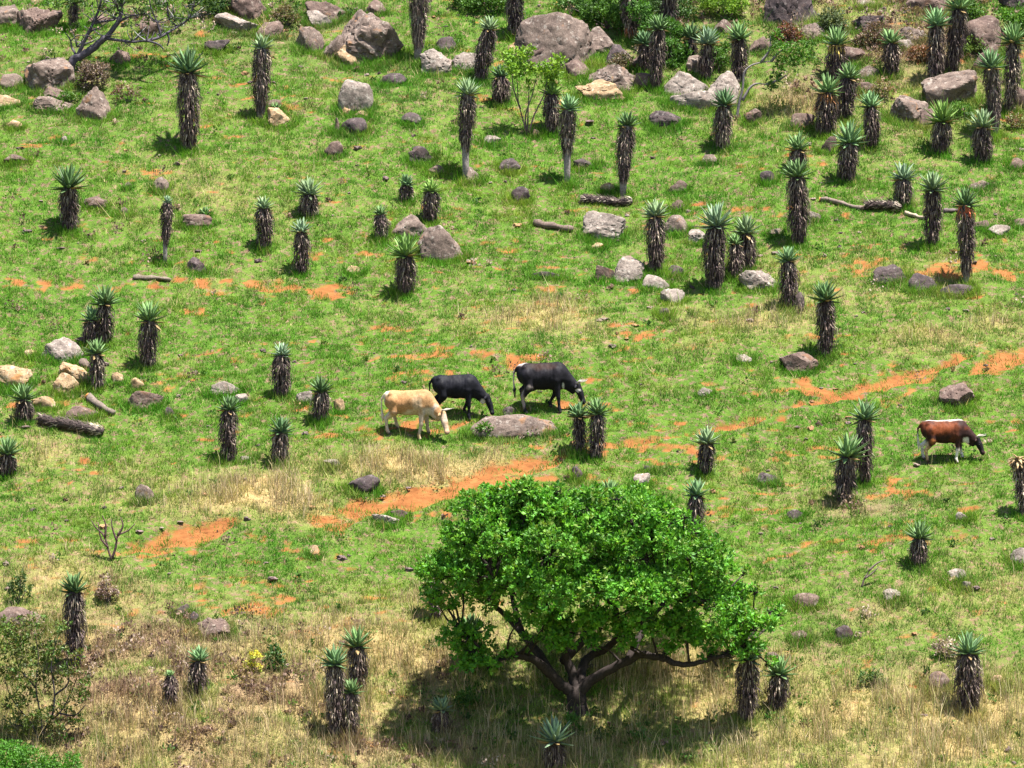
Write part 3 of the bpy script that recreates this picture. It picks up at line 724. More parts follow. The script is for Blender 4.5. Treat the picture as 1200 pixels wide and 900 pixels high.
# ------------------------------------------------------------------ aloes
# crown x, crown top, crown width, base x, base y, trunk width, bare foot (pixels), label
ALOES = [
 (220, 57, 46, 221, 175, 24, 0, 'tall thick aloe with wide dark green crown, apart from others below the bare tree'),
 (307, 40, 26, 305, 140, 20, 6, 'tall aloe with ragged pale crown and an old flower stalk'),
 (80, 194, 42, 82, 270, 21, 0, 'squat dark aloe with spiky spreading leaves beside a flat brown rock'),
 (196, 229, 13, 193, 310, 12, 22, 'thinnest aloe with a tiny pale crown and bare grey foot'),
 (309, 230, 22, 309, 290, 18, 0, 'short aloe with pale upright leaves above the second of two neighbours'),
 (362, 208, 31, 361, 254, 19, 0, 'stubby blue green aloe, uppermost of a vertical pair'),
 (353, 257, 23, 353, 320, 16, 0, 'slim aloe just below the stubby blue green aloe'),
 (323, 114, 15, 323, 131, 9, -1, 'tiny young aloe growing on the tan stone slab'),
 (240, 235, 15, 240, 253, 10, -1, 'tiny young aloe behind the low purplish rock'),
 (86, -14, 26, 86, 36, 9, 0, 'thin dark aloe behind the branches of the bare tree'),
 (490, -42, 34, 489, 71, 21, 12, 'tall aloe trunk reaching past the top edge beside the streaked whitish boulder'),
 (573, 19, 24, 562, 95, 19, 0, 'leaning aloe with pale upright leaves near the pale pinkish flat rock'),
 (587, 75, 24, 587, 123, 19, 0, 'short dark aloe next to the bright green sapling'),
 (548, 92, 30, 546, 210, 18, 30, 'tall aloe with broad pale leaves and a bare whitish foot against a grey rock'),
 (646, 94, 26, 646, 156, 18, 0, 'aloe standing behind the bright green sapling branches'),
 (666, 111, 27, 665, 216, 18, 32, 'tall aloe beside the sapling with a long bare grey foot'),
 (735, 131, 27, 730, 229, 19, 14, 'tall aloe standing over the dark fallen trunk'),
 (768, 234, 31, 768, 319, 20, 0, 'aloe with blunt upright green crown between pale boulders'),
 (476, 204, 19, 476, 236, 13, 0, 'small round aloe uphill of a slightly bigger one'),
 (505, 210, 23, 505, 259, 17, 0, 'small aloe with bright green crown above the two brown boulders'),
 (446, 240, 18, 445, 281, 14, 0, 'small slim aloe beside the upper brown boulder'),
 (475, 276, 38, 473, 343, 22, 0, 'aloe with wide yellow green crown in front of the large rounded brown boulder'),
 (604, -26, 34, 605, 41, 18, 0, 'aloe cut by the top edge next to the huge boulder'),
 (772, 17, 26, 768, 104, 16, 0, 'tallest aloe in the thicket, standing by the cracked outcrop'),
 (755, 36, 24, 757, 84, 14, 0, 'small shaded aloe at the side of the tallest thicket aloe'),
 (737, -45, 36, 738, 46, 20, 0, 'thick dark trunk crossing the top edge in the thicket, rusty at its foot'),
 (786, -38, 34, 785, 44, 17, 0, 'dark shaded aloe trunk crossing the top edge behind the tallest thicket aloe'),
 (829, 32, 30, 827, 93, 14, 0, 'aloe with grey green fan of leaves on the cracked outcrop'),
 (810, 28, 26, 811, 68, 12, 0, 'half hidden shaded aloe behind the grey green fan aloe'),
 (866, 26, 31, 865, 98, 18, 0, 'aloe with stiff bright leaves behind the curved bare stem'),
 (849, 104, 30, 849, 175, 19, 0, 'dense dark trunked aloe just in front of the curved bare stem'),
 (980, 32, 32, 978, 92, 21, 0, 'aloe with yellowing lower leaves above the pair of thick aloes'),
 (1044, 34, 26, 1044, 88, 18, 0, 'short thick aloe beside the flat white slab'),
 (1097, 9, 32, 1095, 98, 18, 0, 'tall straight aloe above the large undercut boulder'),
 (1124, -12, 36, 1115, 86, 20, 0, 'tall leaning aloe touching the top edge'),
 (1187, 27, 36, 1182, 132, 17, 0, 'tall slender aloe behind another near the picture edge, crown higher than it'),
 (1161, 58, 34, 1167, 158, 18, 8, 'tall aloe in front of the slender one near the picture edge'),
 (969, 87, 34, 967, 157, 24, 0, 'thicker of two crossing aloes, in front with brown collar'),
 (994, 74, 28, 990, 139, 20, 0, 'thinner of two crossing aloes, standing behind'),
 (1020, 107, 28, 1020, 171, 17, 0, 'narrow aloe with thin drooping leaves below the lichen spotted boulder'),
 (1104, 119, 38, 1101, 179, 21, 0, 'short aloe with glossy bright green crown below the undercut boulder'),
 (1151, 129, 32, 1150, 190, 21, 0, 'squat aloe with pale blue green crown below the crowded aloes'),
 (995, 144, 38, 995, 212, 22, 0, 'broad crowned short aloe in open turf below the crossing aloes'),
 (935, 157, 29, 934, 200, 18, 0, 'short aloe mostly hidden behind a taller one, crown stacked above its crown'),
 (934, 186, 34, 936, 286, 23, 0, 'tall thick aloe whose crown sits just under another crown'),
 (1058, 191, 30, 1058, 241, 18, 0, 'short aloe with grey green crown by the end of the fallen shaggy trunk'),
 (1093, 201, 34, 1092, 289, 19, 0, 'straight aloe between the short grey green one and the tall slim one'),
 (1131, 221, 31, 1132, 333, 20, 8, 'tall slim aloe with reddish collar above the dark slabs'),
 (839, 239, 42, 838, 338, 24, 0, 'broadest tall aloe in the middle rows with pale leaf tips'),
 (874, 253, 32, 875, 316, 18, 0, 'back aloe of the pair beside the long pale topped boulder'),
 (861, 274, 19, 861, 326, 15, 0, 'small aloe in front in the pair beside the broadest tall aloe'),
 (923, 289, 27, 922, 361, 19, 0, 'aloe with a dead stump leaning at its foot'),
 (967, 329, 36, 968, 416, 20, 0, 'lone dark aloe with spiky crown above the pinkish boulder'),
 (123, 335, 33, 122, 403, 18, 0, 'tallest and rearmost of three clustered aloes'),
 (107, 359, 26, 107, 404, 17, 0, 'middle of three clustered aloes, half covering the tallest'),
 (113, 397, 28, 112, 457, 16, 0, 'lowest of three clustered aloes, nearest the cream slabs'),
 (175, 354, 35, 176, 431, 20, 0, 'stout upright aloe standing near the three clustered aloes'),
 (330, 402, 23, 330, 464, 20, 0, 'barrel shaped aloe with pale minty crown uphill of the squat bushy aloe'),
 (376, 442, 27, 375, 493, 18, 0, 'squat bushy aloe with dark leaves between two pale stones'),
 (268, 464, 27, 269, 541, 19, 0, 'tall dark aloe with a small blunt crown uphill of the pale dry grass'),
 (329, 489, 28, 328, 543, 18, 0, 'shorter companion of the tall dark aloe, at the border of the dry grass'),
 (27, 449, 30, 28, 495, 18, 0, 'low spiky aloe beside the flat ochre slab'),
 (8, 512, 32, 5, 557, 21, 0, 'short aloe cut by the picture edge, below the fallen shaggy trunk'),
 (678, 471, 27, 680, 532, 13, 0, 'narrower of the twin aloes near the horned black cow'),
 (700, 467, 29, 697, 538, 17, 0, 'wider of the twin aloes near the horned black cow'),
 (714, 552, 30, 714, 583, 13, -1, 'stemless aloe rosette just above the top of the green tree'),
 (1013, 470, 34, 1014, 566, 18, 0, 'rear taller aloe of the pair beside the red brown cow'),
 (993, 509, 42, 989, 590, 22, 0, 'front aloe with lopsided wide crown in the pair beside the red brown cow'),
 (828, 501, 29, 826, 554, 17, 0, 'short aloe with pale crown on bare orange patches'),
 (816, 562, 29, 816, 638, 18, 0, 'straight aloe rising behind the top of the green tree'),
 (1193, 526, 22, 1201, 606, 16, 0, 'dead aloe with a withered tan head at the picture edge'),
 (87, 672, 34, 89, 782, 23, 0, 'tall dark aloe in scrub near the broad mauve slab'),
 (233, 758, 26, 231, 816, 19, 0, 'short aloe in brown scrub with a smaller one beside it'),
 (199, 784, 13, 200, 829, 14, 0, 'smallest aloe in brown scrub with a tiny tuft'),
 (418, 736, 35, 417, 812, 20, 0, 'upper aloe of three together in dry scrub'),
 (392, 758, 33, 393, 864, 21, 0, 'tallest front aloe of three together in dry scrub'),
 (412, 796, 25, 412, 864, 18, 0, 'lowest crowned aloe of three together in dry scrub'),
 (518, 816, 26, 517, 861, 16, 0, 'small pale aloe in dry scrub at the border of the tree shadow'),
 (650, 842, 43, 648, 908, 22, 0, 'aloe with wide pale crown cut by the bottom edge'),
 (508, 649, 26, 512, 728, 16, 0, 'aloe half hidden behind the side of the green tree'),
 (552, 720, 34, 556, 778, 14, 0, 'dark aloe in the shade under the green tree'),
 (876, 752, 34, 874, 844, 25, 0, 'thick aloe trunk whose crown is lost in the drooping green branches'),
 (914, 769, 34, 911, 834, 21, 0, 'aloe just outside the drooping branches of the green tree'),
 (1077, 611, 32, 1077, 661, 18, 0, 'short aloe alone on turf below the red brown cow'),
 (1135, 742, 38, 1137, 836, 28, 0, 'stout aloe alone in dry grass with thick shaggy trunk'),
]

def aloe_leaf(acc, o, d, up0, L, W, curl, col, tipcol):
    """one thick pointed leaf: four edges over seven rings, channelled on top"""
    n = 6
    d = d / np.linalg.norm(d)
    side = np.cross(d, [0, 0, 1.0]); ln = np.linalg.norm(side)
    side = np.array([1.0, 0, 0]) if ln < 1e-3 else side / ln
    p = o.copy(); V = []; C = []
    for i in range(n + 1):
        t = i / n
        nrm = np.cross(side, d); nrm /= np.linalg.norm(nrm)
        if nrm[2] < 0 and abs(d[2]) < .98: nrm = -nrm
        w = W * .5 * (1 - t) ** .75 * (.72 + .55 * t if t < .5 else 1.0) + .003
        th = W * .22 * (1 - t) + .002
        V += [p - side * w + nrm * w * .35, p + nrm * th * .15, p + side * w + nrm * w * .35, p - nrm * th]
        c = col * (1 - t) + tipcol * t
        C += [c] * 4
        p = p + d * (L / n)
        d = d + np.array([0, 0, 1.0]) * curl / n
        d /= np.linalg.norm(d)
    F = []
    for i in range(n):
        for j in range(4):
            k = (j + 1) % 4
            F.append((i * 4 + j, (i + 1) * 4 + j, (i + 1) * 4 + k, i * 4 + k))
    acc.add(V, F, np.array(C))

def dead_blade(acc, o, out, L, W, flare, col):
    side = np.cross(out, [0, 0, 1.0]); side /= np.linalg.norm(side) + 1e-9
    side = side + rng.normal(0, .25, 3); side /= np.linalg.norm(side)
    p0 = o
    p1 = o + out * flare * L * .8 + np.array([0, 0, -.40 * L])
    p2 = p1 + out * L * rng.uniform(-.12, .10) + np.array([0, 0, -.60 * L]) + side * L * rng.uniform(-.15, .15)
    bow = out * W * .3
    V = [p0 - side * W / 2, p0 + side * W / 2, p1 + side * W * .42, p1 - side * W * .42, p2 + side * W * .1, p2 - side * W * .1, p1 + bow, p2 + bow * .3, p0 + bow]
    F = [(0, 8, 6, 3), (8, 1, 2, 6), (3, 6, 7, 5), (6, 2, 4, 7)]
    acc.add(V, F, col)

def make_aloe(i, cx, ct, cw, bx, by, tw, bare, label):
    g = ground_at(bx, by)
    y0 = g[1]; s = mpp(y0)
    z0 = float(H(g[0], y0))
    ground = np.array([g[0], y0, z0])
    junction = plane_at(cx, ct + .62 * cw, y0) - ground
    baby = bare < 0
    if baby: junction = np.array([0, 0, .05])
    RINGS.append((g[0], g[1], tw * s * .8, tw * s * .8, 0))
    t = thing('aloe_tree' if not baby else 'young_aloe', label, 'aloe', ground, 'aloes on the hillside')
    R = cw * s / 2; rt = tw * s / 2 * .95
    slim = min(1.0, max(0.0, (by - ct) / cw - 2.0))                 # the tall ones narrow towards the foot
    dead = 'dead aloe' in label
    # stem
    h = max(.05, junction[2])
    acc = Acc()
    k = 7
    bend = np.array([rng.normal(0, .035), rng.normal(0, .03), 0]) * min(1, h / 1.2)
    pts = [junction * (q / (k - 1)) + bend * math.sin(q / (k - 1) * math.pi) for q in range(k)]
    pts[0] = pts[0] + np.array([0, 0, -.18])
    core = np.linspace(.30, .72, k) * rt if bare <= 0 else np.linspace(.40, .66, k) * rt
    stemcol = np.array([.045, .032, .034]) if bare <= 0 else np.array([.22, .19, .18])
    tube(acc, pts, core, stemcol, 9, True, .12)
    acc.build('trunk', M_STEM, t)
    # skirt of dead leaves
    if not baby:
        acc = Acc()
        hb = bare * s
        area = max(.05, (h - hb)) * rt
        n = int(240 + 1900 * area)
        for q in range(n):
            u = rng.random() ** .92
            z = hb + (h - hb) * u
            L = rng.uniform(.08, .24) * (.7 + .5 * min(1.2, rt / .22))
            if z - L * .9 < hb * .9: L = max(.08, (z - hb * .9))
            a = rng.uniform(0, 2 * math.pi)
            out = np.array([math.cos(a), math.sin(a), 0])
            prof = .40 - .10 * slim + (.66 + .08 * slim) * math.sin(min(1, u / .72) ** .8 * math.pi * .54) * (1 - .25 * max(0, (u - .85) / .15))
            if bare > 0: prof *= .75 + .3 * u
            rad = rt * prof * rng.uniform(.72, .92)
            o = junction * (z / h) + bend * math.sin(z / h * math.pi) + out * rad
            r0 = rng.random()
            pale = .11 + rng.uniform(-.02, .02) + .18 * math.exp(-((u - .86) / .12) ** 2) + (.12 if i % 5 == 0 else 0)
            if r0 < pale: col = np.array([.42, .34, .26]) * rng.uniform(.35, 1.0)
            elif r0 < pale + .20: col = np.array([.15, .11, .092]) * rng.uniform(.7, 1.2)
            else: col = np.array([.060, .043, .042]) * rng.uniform(.5, 1.7)
            if 'reddish collar' in label and u > .9 and rng.random() < .5: col = np.array([.45, .12, .06])
            if 'brown collar' in label and u > .82 and rng.random() < .5: col = np.array([.30, .14, .06])
            if 'yellowing' in label and u > .8 and rng.random() < .5: col = np.array([.50, .36, .10])
            if 'rusty' in label and u < .22 and rng.random() < .6: col = np.array([.30, .10, .05])
            dead_blade(acc, o, out, L, rng.uniform(.018, .036), rng.uniform(.04, .75) ** 1.3 * prof, col)
        acc.build('dead_leaf_skirt', M_DEAD, t, False)
    # crown
    acc = Acc()
    n = int(15 + 24 * min(1, R / .42))
    gold = 2.39996
    tint = np.array([.115, .205, .070]) * rng.uniform(.85, 1.2)
    if 'blue green' in label or 'grey green' in label or 'minty' in label or 'pale' in label: tint = np.array([.175, .255, .125])
    if 'bright green' in label or 'yellow green' in label: tint = np.array([.135, .235, .045])
    if 'dark' in label or 'shade' in label: tint = np.array([.075, .145, .048])  # aloes labelled as shaded get their shade painted into the leaf tint
    if i % 3 == 0: tint = tint * np.array([1.0, 1.03, 1.25])
    lop = np.array([rng.uniform(-.15, .15), rng.uniform(-.1, .1), 0])
    if 'lopsided' in label: lop = np.array([.35, 0, -.1])
    for q in range(n):
        u = (q + .5) / n
        a = q * gold + i
        el = math.radians(-20 + 98 * u ** .80) + rng.normal(0, .10)
        d = np.array([math.cos(a) * math.cos(el), math.sin(a) * math.cos(el), math.sin(el)]) + lop
        L = R * (1.24 + .20 * u - .15 * (u < .12)) * rng.uniform(.86, 1.12) * (1.0 if u < .85 else .85)
        W = (.140 + .05 * (R / .45)) * min(1, R / .30 + .25) * rng.uniform(.85, 1.1)
        col = tint * rng.uniform(.55, 1.25) * (.72 + .4 * u)  # painted light: upper leaves of the rosette lighter, lower ones darker
        tip = col * 1.25 + np.array([.03, .03, .02]); col = col * .85  # sunlit tip and shaded base put into the leaf colour
        if u < .12 and rng.random() < .55:
            col = np.array([.24, .17, .06]); tip = np.array([.30, .20, .10])
        if dead: col = np.array([.40, .28, .15]) * rng.uniform(.6, 1.2); tip = col * .9; d[2] -= .7
        o = junction + np.array([math.cos(a), math.sin(a), 0]) * .045 * (1 - u) * (R / .4) + np.array([0, 0, .16 * R * u - .02])
        aloe_leaf(acc, o, d, None, L, W, rng.uniform(.05, .4) if not dead else -1.2, col, tip)
    acc.build('leaf_crown', M_ALOE if not dead else M_DEAD, t)
    if 'flower stalk' in label or (cx, ct) in ((828, 501), (1013, 470), (993, 509), (934, 157)):
        acc = Acc(); hs = 1.0 if 'flower stalk' in label else .62
        p = junction + np.array([.03, 0, .1]); tc = (.40, .34, .16) if 'flower stalk' in label else (.22, .17, .12)
        line = [p, p + np.array([.03, 0, .35 * hs]), p + np.array([.02, 0, .75 * hs]), p + np.array([-.03, 0, hs])]
        tube(acc, smooth_line(line, 3), np.linspace(.016, .006, 10), tc, 5)
        for sg in (-1, 1):
            q0 = p + np.array([.02, 0, .45 * hs])
            tube(acc, smooth_line([q0, q0 + np.array([sg * .10, .02, .12 * hs]), q0 + np.array([sg * .22, .03, .32 * hs])], 3), np.linspace(.010, .005, 7), tc, 4)
        acc.build('flower_stalk', M_STEM, t)
    return t

for i, a_ in enumerate(ALOES):
    make_aloe(i, *a_)
def blades(name, x, y, h, w, lean, col, mat, seg=1, root=0.0, z=None, tipcol=1.15):
    """one mesh of grass blades; seg 1: a triangle, seg 2: a bent blade"""
    n = len(x)
    z = (H(x, y) if z is None else z) - root
    az = rng.uniform(0, 2 * math.pi, n)
    ca, sa = np.cos(az), np.sin(az)
    la = rng.uniform(0, 2 * math.pi, n); lx, ly = np.cos(la) * lean * h, np.sin(la) * lean * h
    B = np.stack([x, y, z], 1)
    S = np.stack([ca * w / 2, sa * w / 2, np.zeros(n)], 1)
    tip = B + np.stack([lx, ly, h], 1)
    if seg == 1:
        V = np.stack([B - S, B + S, tip], 1).reshape(-1, 3)
        F = np.arange(3 * n).reshape(n, 3)
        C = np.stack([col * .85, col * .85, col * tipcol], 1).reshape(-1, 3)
    else:
        mid = B + np.stack([lx * .3, ly * .3, h * .58], 1)
        V = np.stack([B - S, B + S, mid + S * .75, mid - S * .75, tip + S * .12, tip - S * .12], 1).reshape(-1, 3)
        b = (np.arange(n) * 6)[:, None]
        F = np.concatenate([b + np.array([[0, 1, 2, 3]]), b + np.array([[3, 2, 4, 5]])])
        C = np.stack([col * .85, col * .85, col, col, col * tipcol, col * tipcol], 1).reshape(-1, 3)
    me = mesh_np(name, V, F, False, np.clip(C, 0, 1))
    return put(name, me, None, mat)

def lerp(a, b, t): return np.asarray(a)[None] * (1 - t[:, None]) + np.asarray(b)[None] * t[:, None]

RINGS_X, RINGS_Y = [], []
for (gx_, gy_, w_, d_, z_) in RINGS:                                   # grass grows up round the foot of rocks and stems
    nr = int(36 + 130 * w_)
    a = rng.uniform(math.pi * .92, math.pi * 2.08, nr)
    RINGS_X.append(gx_ + np.cos(a) * w_ * rng.uniform(.40, .62, nr)); RINGS_Y.append(gy_ + np.sin(a) * d_ * rng.uniform(.40, .75, nr))
rx = np.concatenate(RINGS_X); ry = np.concatenate(RINGS_Y)

# short turf: tufts of blades, thinned on bare soil
x, y = scatter(330000)
ring = np.concatenate([np.zeros(len(x)), np.ones(len(rx))])
x = np.concatenate([x, rx]); y = np.concatenate([y, ry])
soil, dry, br, lush, px, py = fields(x, y)
cl = fbm2(x / 0.42, y / 0.30, 83, 3)
den = np.clip(.72 + 1.0 * cl + .3 * lush, 0.10, 1) * (1 - 0.92 * sstep(.08, 1.0, soil)) * (1 - .3 * dry)
k = (rng.random(len(x)) < den) | (ring > 0)
x, y, soil, dry, br, lush, cl, ring = [a[k] for a in (x, y, soil, dry, br, lush, cl, ring)]
n = len(x)
v = fbm2(x / 1.1, y / 0.7, 91, 4) + rng.normal(0, .22, n)
col = lerp((.080, .238, .014), (.056, .225, .013), lush)
yel = np.clip(.11 + .80 * v, 0, 1) * (1 - .6 * lush)
col = col * (1 - yel[:, None]) + np.array([.215, .310, .032]) * yel[:, None]
dark = np.clip(-.12 - .9 * fbm2(x / .8, y / .5, 95, 3) + rng.normal(0, .15, n), 0, .8)
col = col * (1 - dark[:, None]) + np.array([.050, .140, .016]) * dark[:, None]
dd = np.clip(dry * 1.15 + rng.normal(0, .2, n) - .22, 0, 1)
col = col * (1 - dd[:, None]) + np.array([.50, .40, .18]) * dd[:, None]
bb = np.clip(br * 1.1 + rng.normal(0, .25, n) - .1, 0, 1)
col = col * (1 - bb[:, None]) + np.array([.23, .15, .10]) * bb[:, None]
st = rng.random(n) < .045
col[st] = np.array([.50, .42, .20]) * rng.uniform(.5, 1.1, (st.sum(), 1))
ht = .056 * np.exp(rng.normal(0, .42, n)) * (1 + .8 * dry) * (1 + .5 * np.clip(cl, -.5, 1)) * (1 + .9 * ring)
q = 9
X_ = np.repeat(x, q) + rng.normal(0, 1, n * q) * np.repeat(.035 + .35 * ht, q); Y_ = np.repeat(y, q) + rng.normal(0, 1, n * q) * np.repeat(.03 + .3 * ht, q)
C_ = np.repeat(col, q, 0) * rng.uniform(.72, 1.28, n * q)[:, None]
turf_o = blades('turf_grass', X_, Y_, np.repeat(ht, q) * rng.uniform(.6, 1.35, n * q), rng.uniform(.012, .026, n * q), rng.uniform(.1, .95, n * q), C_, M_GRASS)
tag(turf_o, 'short green grass covering the hillside', 'grass', None, 'stuff')

# tall dry grass
x, y = scatter(1400000)
soil, dry, br, lush, px, py = fields(x, y)
cl = fbm2(x / 0.38, y / 0.38, 103, 3)
bottom = sstep(720, 800, py)
den = np.clip(dry * 1.35 - .25, 0, 1) * np.clip(.60 + 1.5 * cl, 0.03, 1) * 1.0 * (1 - .9 * sstep(.2, .7, soil)) + .0026
k = rng.random(len(x)) < den
x, y, dry, br, bottom, cl = [a[k] for a in (x, y, dry, br, bottom, cl)]
n = len(x)
t = np.clip(.5 + .6 * fbm2(x / .9, y / .9, 107, 3) + rng.normal(0, .25, n), 0, 1)
col = lerp((.40, .29, .155), (.57, .46, .29), t)
g = (rng.random(n) < .22 + .16 * bottom)
col[g] = np.array([.19, .23, .05])
bb = np.clip(br + rng.normal(0, .25, n) - .2, 0, 1)
col = col * (1 - bb[:, None]) + np.array([.27, .17, .12]) * bb[:, None]
col *= rng.uniform(.7, 1.25, n)[:, None]
h = rng.uniform(.15, .46, n) * (.62 + .35 * dry + .40 * bottom + .25 * np.clip(cl, 0, 1))
wisp = rng.random(n) < (.02 + .16 * (dry < .25))
h = np.where(wisp, h * rng.uniform(1.3, 2.3, n), h)
col[wisp] = np.array([.50, .47, .22]) * rng.uniform(.7, 1.1, (wisp.sum(), 1))
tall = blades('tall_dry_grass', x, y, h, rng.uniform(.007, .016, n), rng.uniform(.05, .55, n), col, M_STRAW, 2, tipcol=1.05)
tag(tall, 'tall straw coloured dry grass in loose patches', 'grass', None, 'stuff')

# low brown and green herbs
def herbs(name, n0, denf, cols, hr, lw, label):
    x, y = scatter(n0)
    f = fields(x, y)
    k = rng.random(len(x)) < denf(x, y, *f)
    x, y = x[k], y[k]
    n = len(x); z0 = H(x, y)
    q = 26
    hh = hr[0] + (hr[1] - hr[0]) * rng.random(n) ** 1.6
    X_ = np.repeat(x, q) + rng.normal(0, 1, n * q) * np.repeat(hh, q) * .42
    Y_ = np.repeat(y, q) + rng.normal(0, 1, n * q) * np.repeat(hh, q) * .42
    zz = np.repeat(z0, q) + rng.random(n * q) * np.repeat(hh, q)
    ci = np.repeat(rng.integers(0, len(cols), n), q)
    col = np.array(cols)[ci] * rng.uniform(.6, 1.4, n * q)[:, None]
    m_ = n * q
    a = rng.normal(0, 1, (m_, 3)); a[:, 2] = np.abs(a[:, 2]) + .4; a /= np.linalg.norm(a, axis=1)[:, None]
    b = np.cross(a, rng.normal(0, 1, (m_, 3))); b /= np.linalg.norm(b, axis=1)[:, None]
    l = rng.uniform(.05, .11, m_)[:, None] * lw; w = l * .3
    C0 = np.stack([X_, Y_, zz], 1)
    V = np.stack([C0, C0 + a * l * .55 + b * w, C0 + a * l, C0 + a * l * .55 - b * w], 1).reshape(-1, 3)
    F = np.arange(4 * m_).reshape(m_, 4)
    me = mesh_np(name, V, F, False, np.repeat(col, 4, 0))
    return tag(put(name, me, None, M_GRASS), label, 'herbs', None, 'stuff')

herbs('dry_brown_herbs', 60000, lambda x, y, so, d, b, l, px, py: np.clip(b - .25, 0, 1) * np.clip(.5 + 1.4 * fbm2(x / .5, y / .5, 113, 3), 0, 1) * 1.15 + .010 * np.clip(.5 + 1.5 * fbm2(x / 2.0, y / 1.2, 117, 3), 0, 1) + .14 * np.clip(1 - py / 80, 0, 1) * ((px > 650) | (px < 330)) + .05 * np.clip(1 - py / 150, 0, 1) * (px > 900),
      [(.20, .125, .10), (.14, .085, .07), (.28, .19, .15), (.22, .16, .07), (.40, .31, .25), (.10, .065, .055)], (.06, .36), 1.0, 'withered brown and pinkish herbs among the dry grass')
herbs('green_herbs', 60000, lambda x, y, so, d, b, l, px, py: (sstep(690, 800, py) * .10 * np.clip(.2 + 1.5 * fbm2(x / .7, y / .7, 127, 3), 0, 1) + (1 - so) * .005 + .20 * np.exp(-(((px - 660) / 180) ** 2 + ((py - 845) / 40) ** 2)) + .05 * (1 - sstep(10, 45, py)) + .03 * np.exp(-(((px - 880) / 120) ** 2 + ((py - 60) / 60) ** 2))),
      [(.055, .13, .02), (.08, .17, .025), (.11, .16, .035), (.04, .09, .02)], (.08, .30), 1.0, 'low leafy green herbs scattered through the grass')
# ------------------------------------------------------------------ fallen trunks
def fallen(name, label, p0, p1, thick, shaggy, col, pale_end=0.0):
    a, b = ground_at(*p0), ground_at(*p1)
    s = mpp(a[1]); r = thick * s / 2
    o0 = (a + b) / 2
    for q in range(5): RINGS.append((a[0] + (b[0] - a[0]) * q / 4, a[1] + (b[1] - a[1]) * q / 4, .16, .10, 0))
    t = thing(name, label, 'log', o0, 'fallen trunks and logs')
    n = 9
    pts = []
    for q in range(n):
        u = q / (n - 1); p = a * (1 - u) + b * u
        pts.append([p[0] - o0[0], p[1] - o0[1] + .03 * math.sin(q * 1.7), float(H(p[0], p[1])) + r * .75 - o0[2]])
    pts = np.array(pts)
    acc = Acc()
    rr = r * (.62 if shaggy else .95) * np.linspace(1.0, .8, n) * (1 + .15 * np.sin(np.arange(n) * 2.1))
    tube(acc, pts, rr, col, 10, True, .28)
    acc.build('trunk', M_STEM, t)
    if shaggy:
        acc = Acc(); ax = (pts[-1] - pts[0]); ln = np.linalg.norm(ax); ax /= ln
        for q in range(int(620 * ln)):
            u = rng.random(); c = pts[0] + ax * ln * u
            c[2] = np.interp(u, np.linspace(0, 1, n), pts[:, 2])
            ang = rng.uniform(0, 2 * math.pi)
            e1 = np.cross(ax, [0, 0, 1]); e1 /= np.linalg.norm(e1); e2 = np.cross(e1, ax)
            out = e1 * math.cos(ang) + e2 * math.sin(ang)
            o = c + out * r * rng.uniform(.5, .8)
            L = rng.uniform(.08, .18); W = rng.uniform(.015, .03)
            sd = np.cross(out, ax)
            d = -ax * rng.uniform(.5, 1) + out * rng.uniform(.1, .7) + sd * rng.normal(0, .3)
            pale = rng.random() < (.10 + (.7 if u > 1 - pale_end else 0))
            cc = (np.array([.42, .35, .28]) if pale else np.array([.075, .055, .052])) * rng.uniform(.6, 1.4)
            V = [o - sd * W / 2, o + sd * W / 2, o + d * L * .5 + sd * W * .4, o + d * L * .5 - sd * W * .4, o + d * L + sd * W * .1, o + d * L - sd * W * .1]
            acc.add(V, [(0, 1, 2, 3), (3, 2, 4, 5)], cc)
        acc.build('dead_leaf_skirt', M_DEAD, t, False)
    elif pale_end:
        acc = Acc()
        tube(acc, [pts[0] - (pts[1] - pts[0]) * .12, pts[0]], [r * 1.0, r * 1.02], (.60, .24, .08), 10)
        acc.build('broken_end', M_STEM, t)
    return t

fallen('fallen_aloe', 'dark shaggy fallen aloe trunk with a frayed pale end, below the ochre slab', (46, 497), (121, 512), 17, True, (.07, .055, .05), .16)
fallen('fallen_log', 'short grey log with a hollow pale end near the lowest of three aloes', (103, 468), (134, 488), 9, False, (.15, .12, .10), .1)
fallen('fallen_log', 'brown log broken in two lying near the tilted pale boulder', (625, 264), (672, 272), 9, False, (.13, .095, .08))
fallen('fallen_aloe', 'dark shaggy fallen aloe trunk beside the foot of a standing aloe', (681, 238), (741, 240), 12, True, (.06, .045, .045), .05)
fallen('fallen_log', 'thin pale log with an orange broken end', (961, 236), (1014, 246), 6, False, (.17, .13, .11), .1)
fallen('fallen_aloe', 'shaggy fallen aloe trunk with pale debris joined to the thin pale log', (1014, 246), (1056, 248), 14, True, (.08, .06, .055), .18)
fallen('fallen_log', 'thin grey brown log on turf above the orange soil streak', (156, 327), (200, 330), 6, False, (.16, .13, .10))
fallen('fallen_log', 'short dark log between the straight aloe and the tall slim one', (1106, 249), (1128, 249), 5, False, (.13, .10, .10))
fallen('fallen_log', 'pale scrap of wood between the shaggy fallen trunk and the straight aloe', (1060, 251), (1086, 257), 5, False, (.30, .24, .18))

# stump beside one aloe
g = ground_at(936, 364); s = mpp(g[1])
st = thing('dead_stump', 'short dark dead stump leaning beside an aloe', 'stump', g)
acc = Acc(); tube(acc, [[-.08, 0, -.1], [0, 0, .15], [.05, 0, .32], [.02, 0, .50]], [.12, .14, .13, .06], (.07, .055, .05), 9, True, .2); acc.build('stump_wood', M_STEM, st)
acc = Acc()
for q in range(70):
    a = rng.uniform(0, 6.28); o = np.array([math.cos(a) * .12, math.sin(a) * .12, rng.uniform(.12, .5)])
    dead_blade(acc, o, np.array([math.cos(a), math.sin(a), 0]), rng.uniform(.1, .2), .04, .2, np.array([.10, .075, .07]) * rng.uniform(.5, 2))
acc.build('dead_leaf_skirt', M_DEAD, st, False)

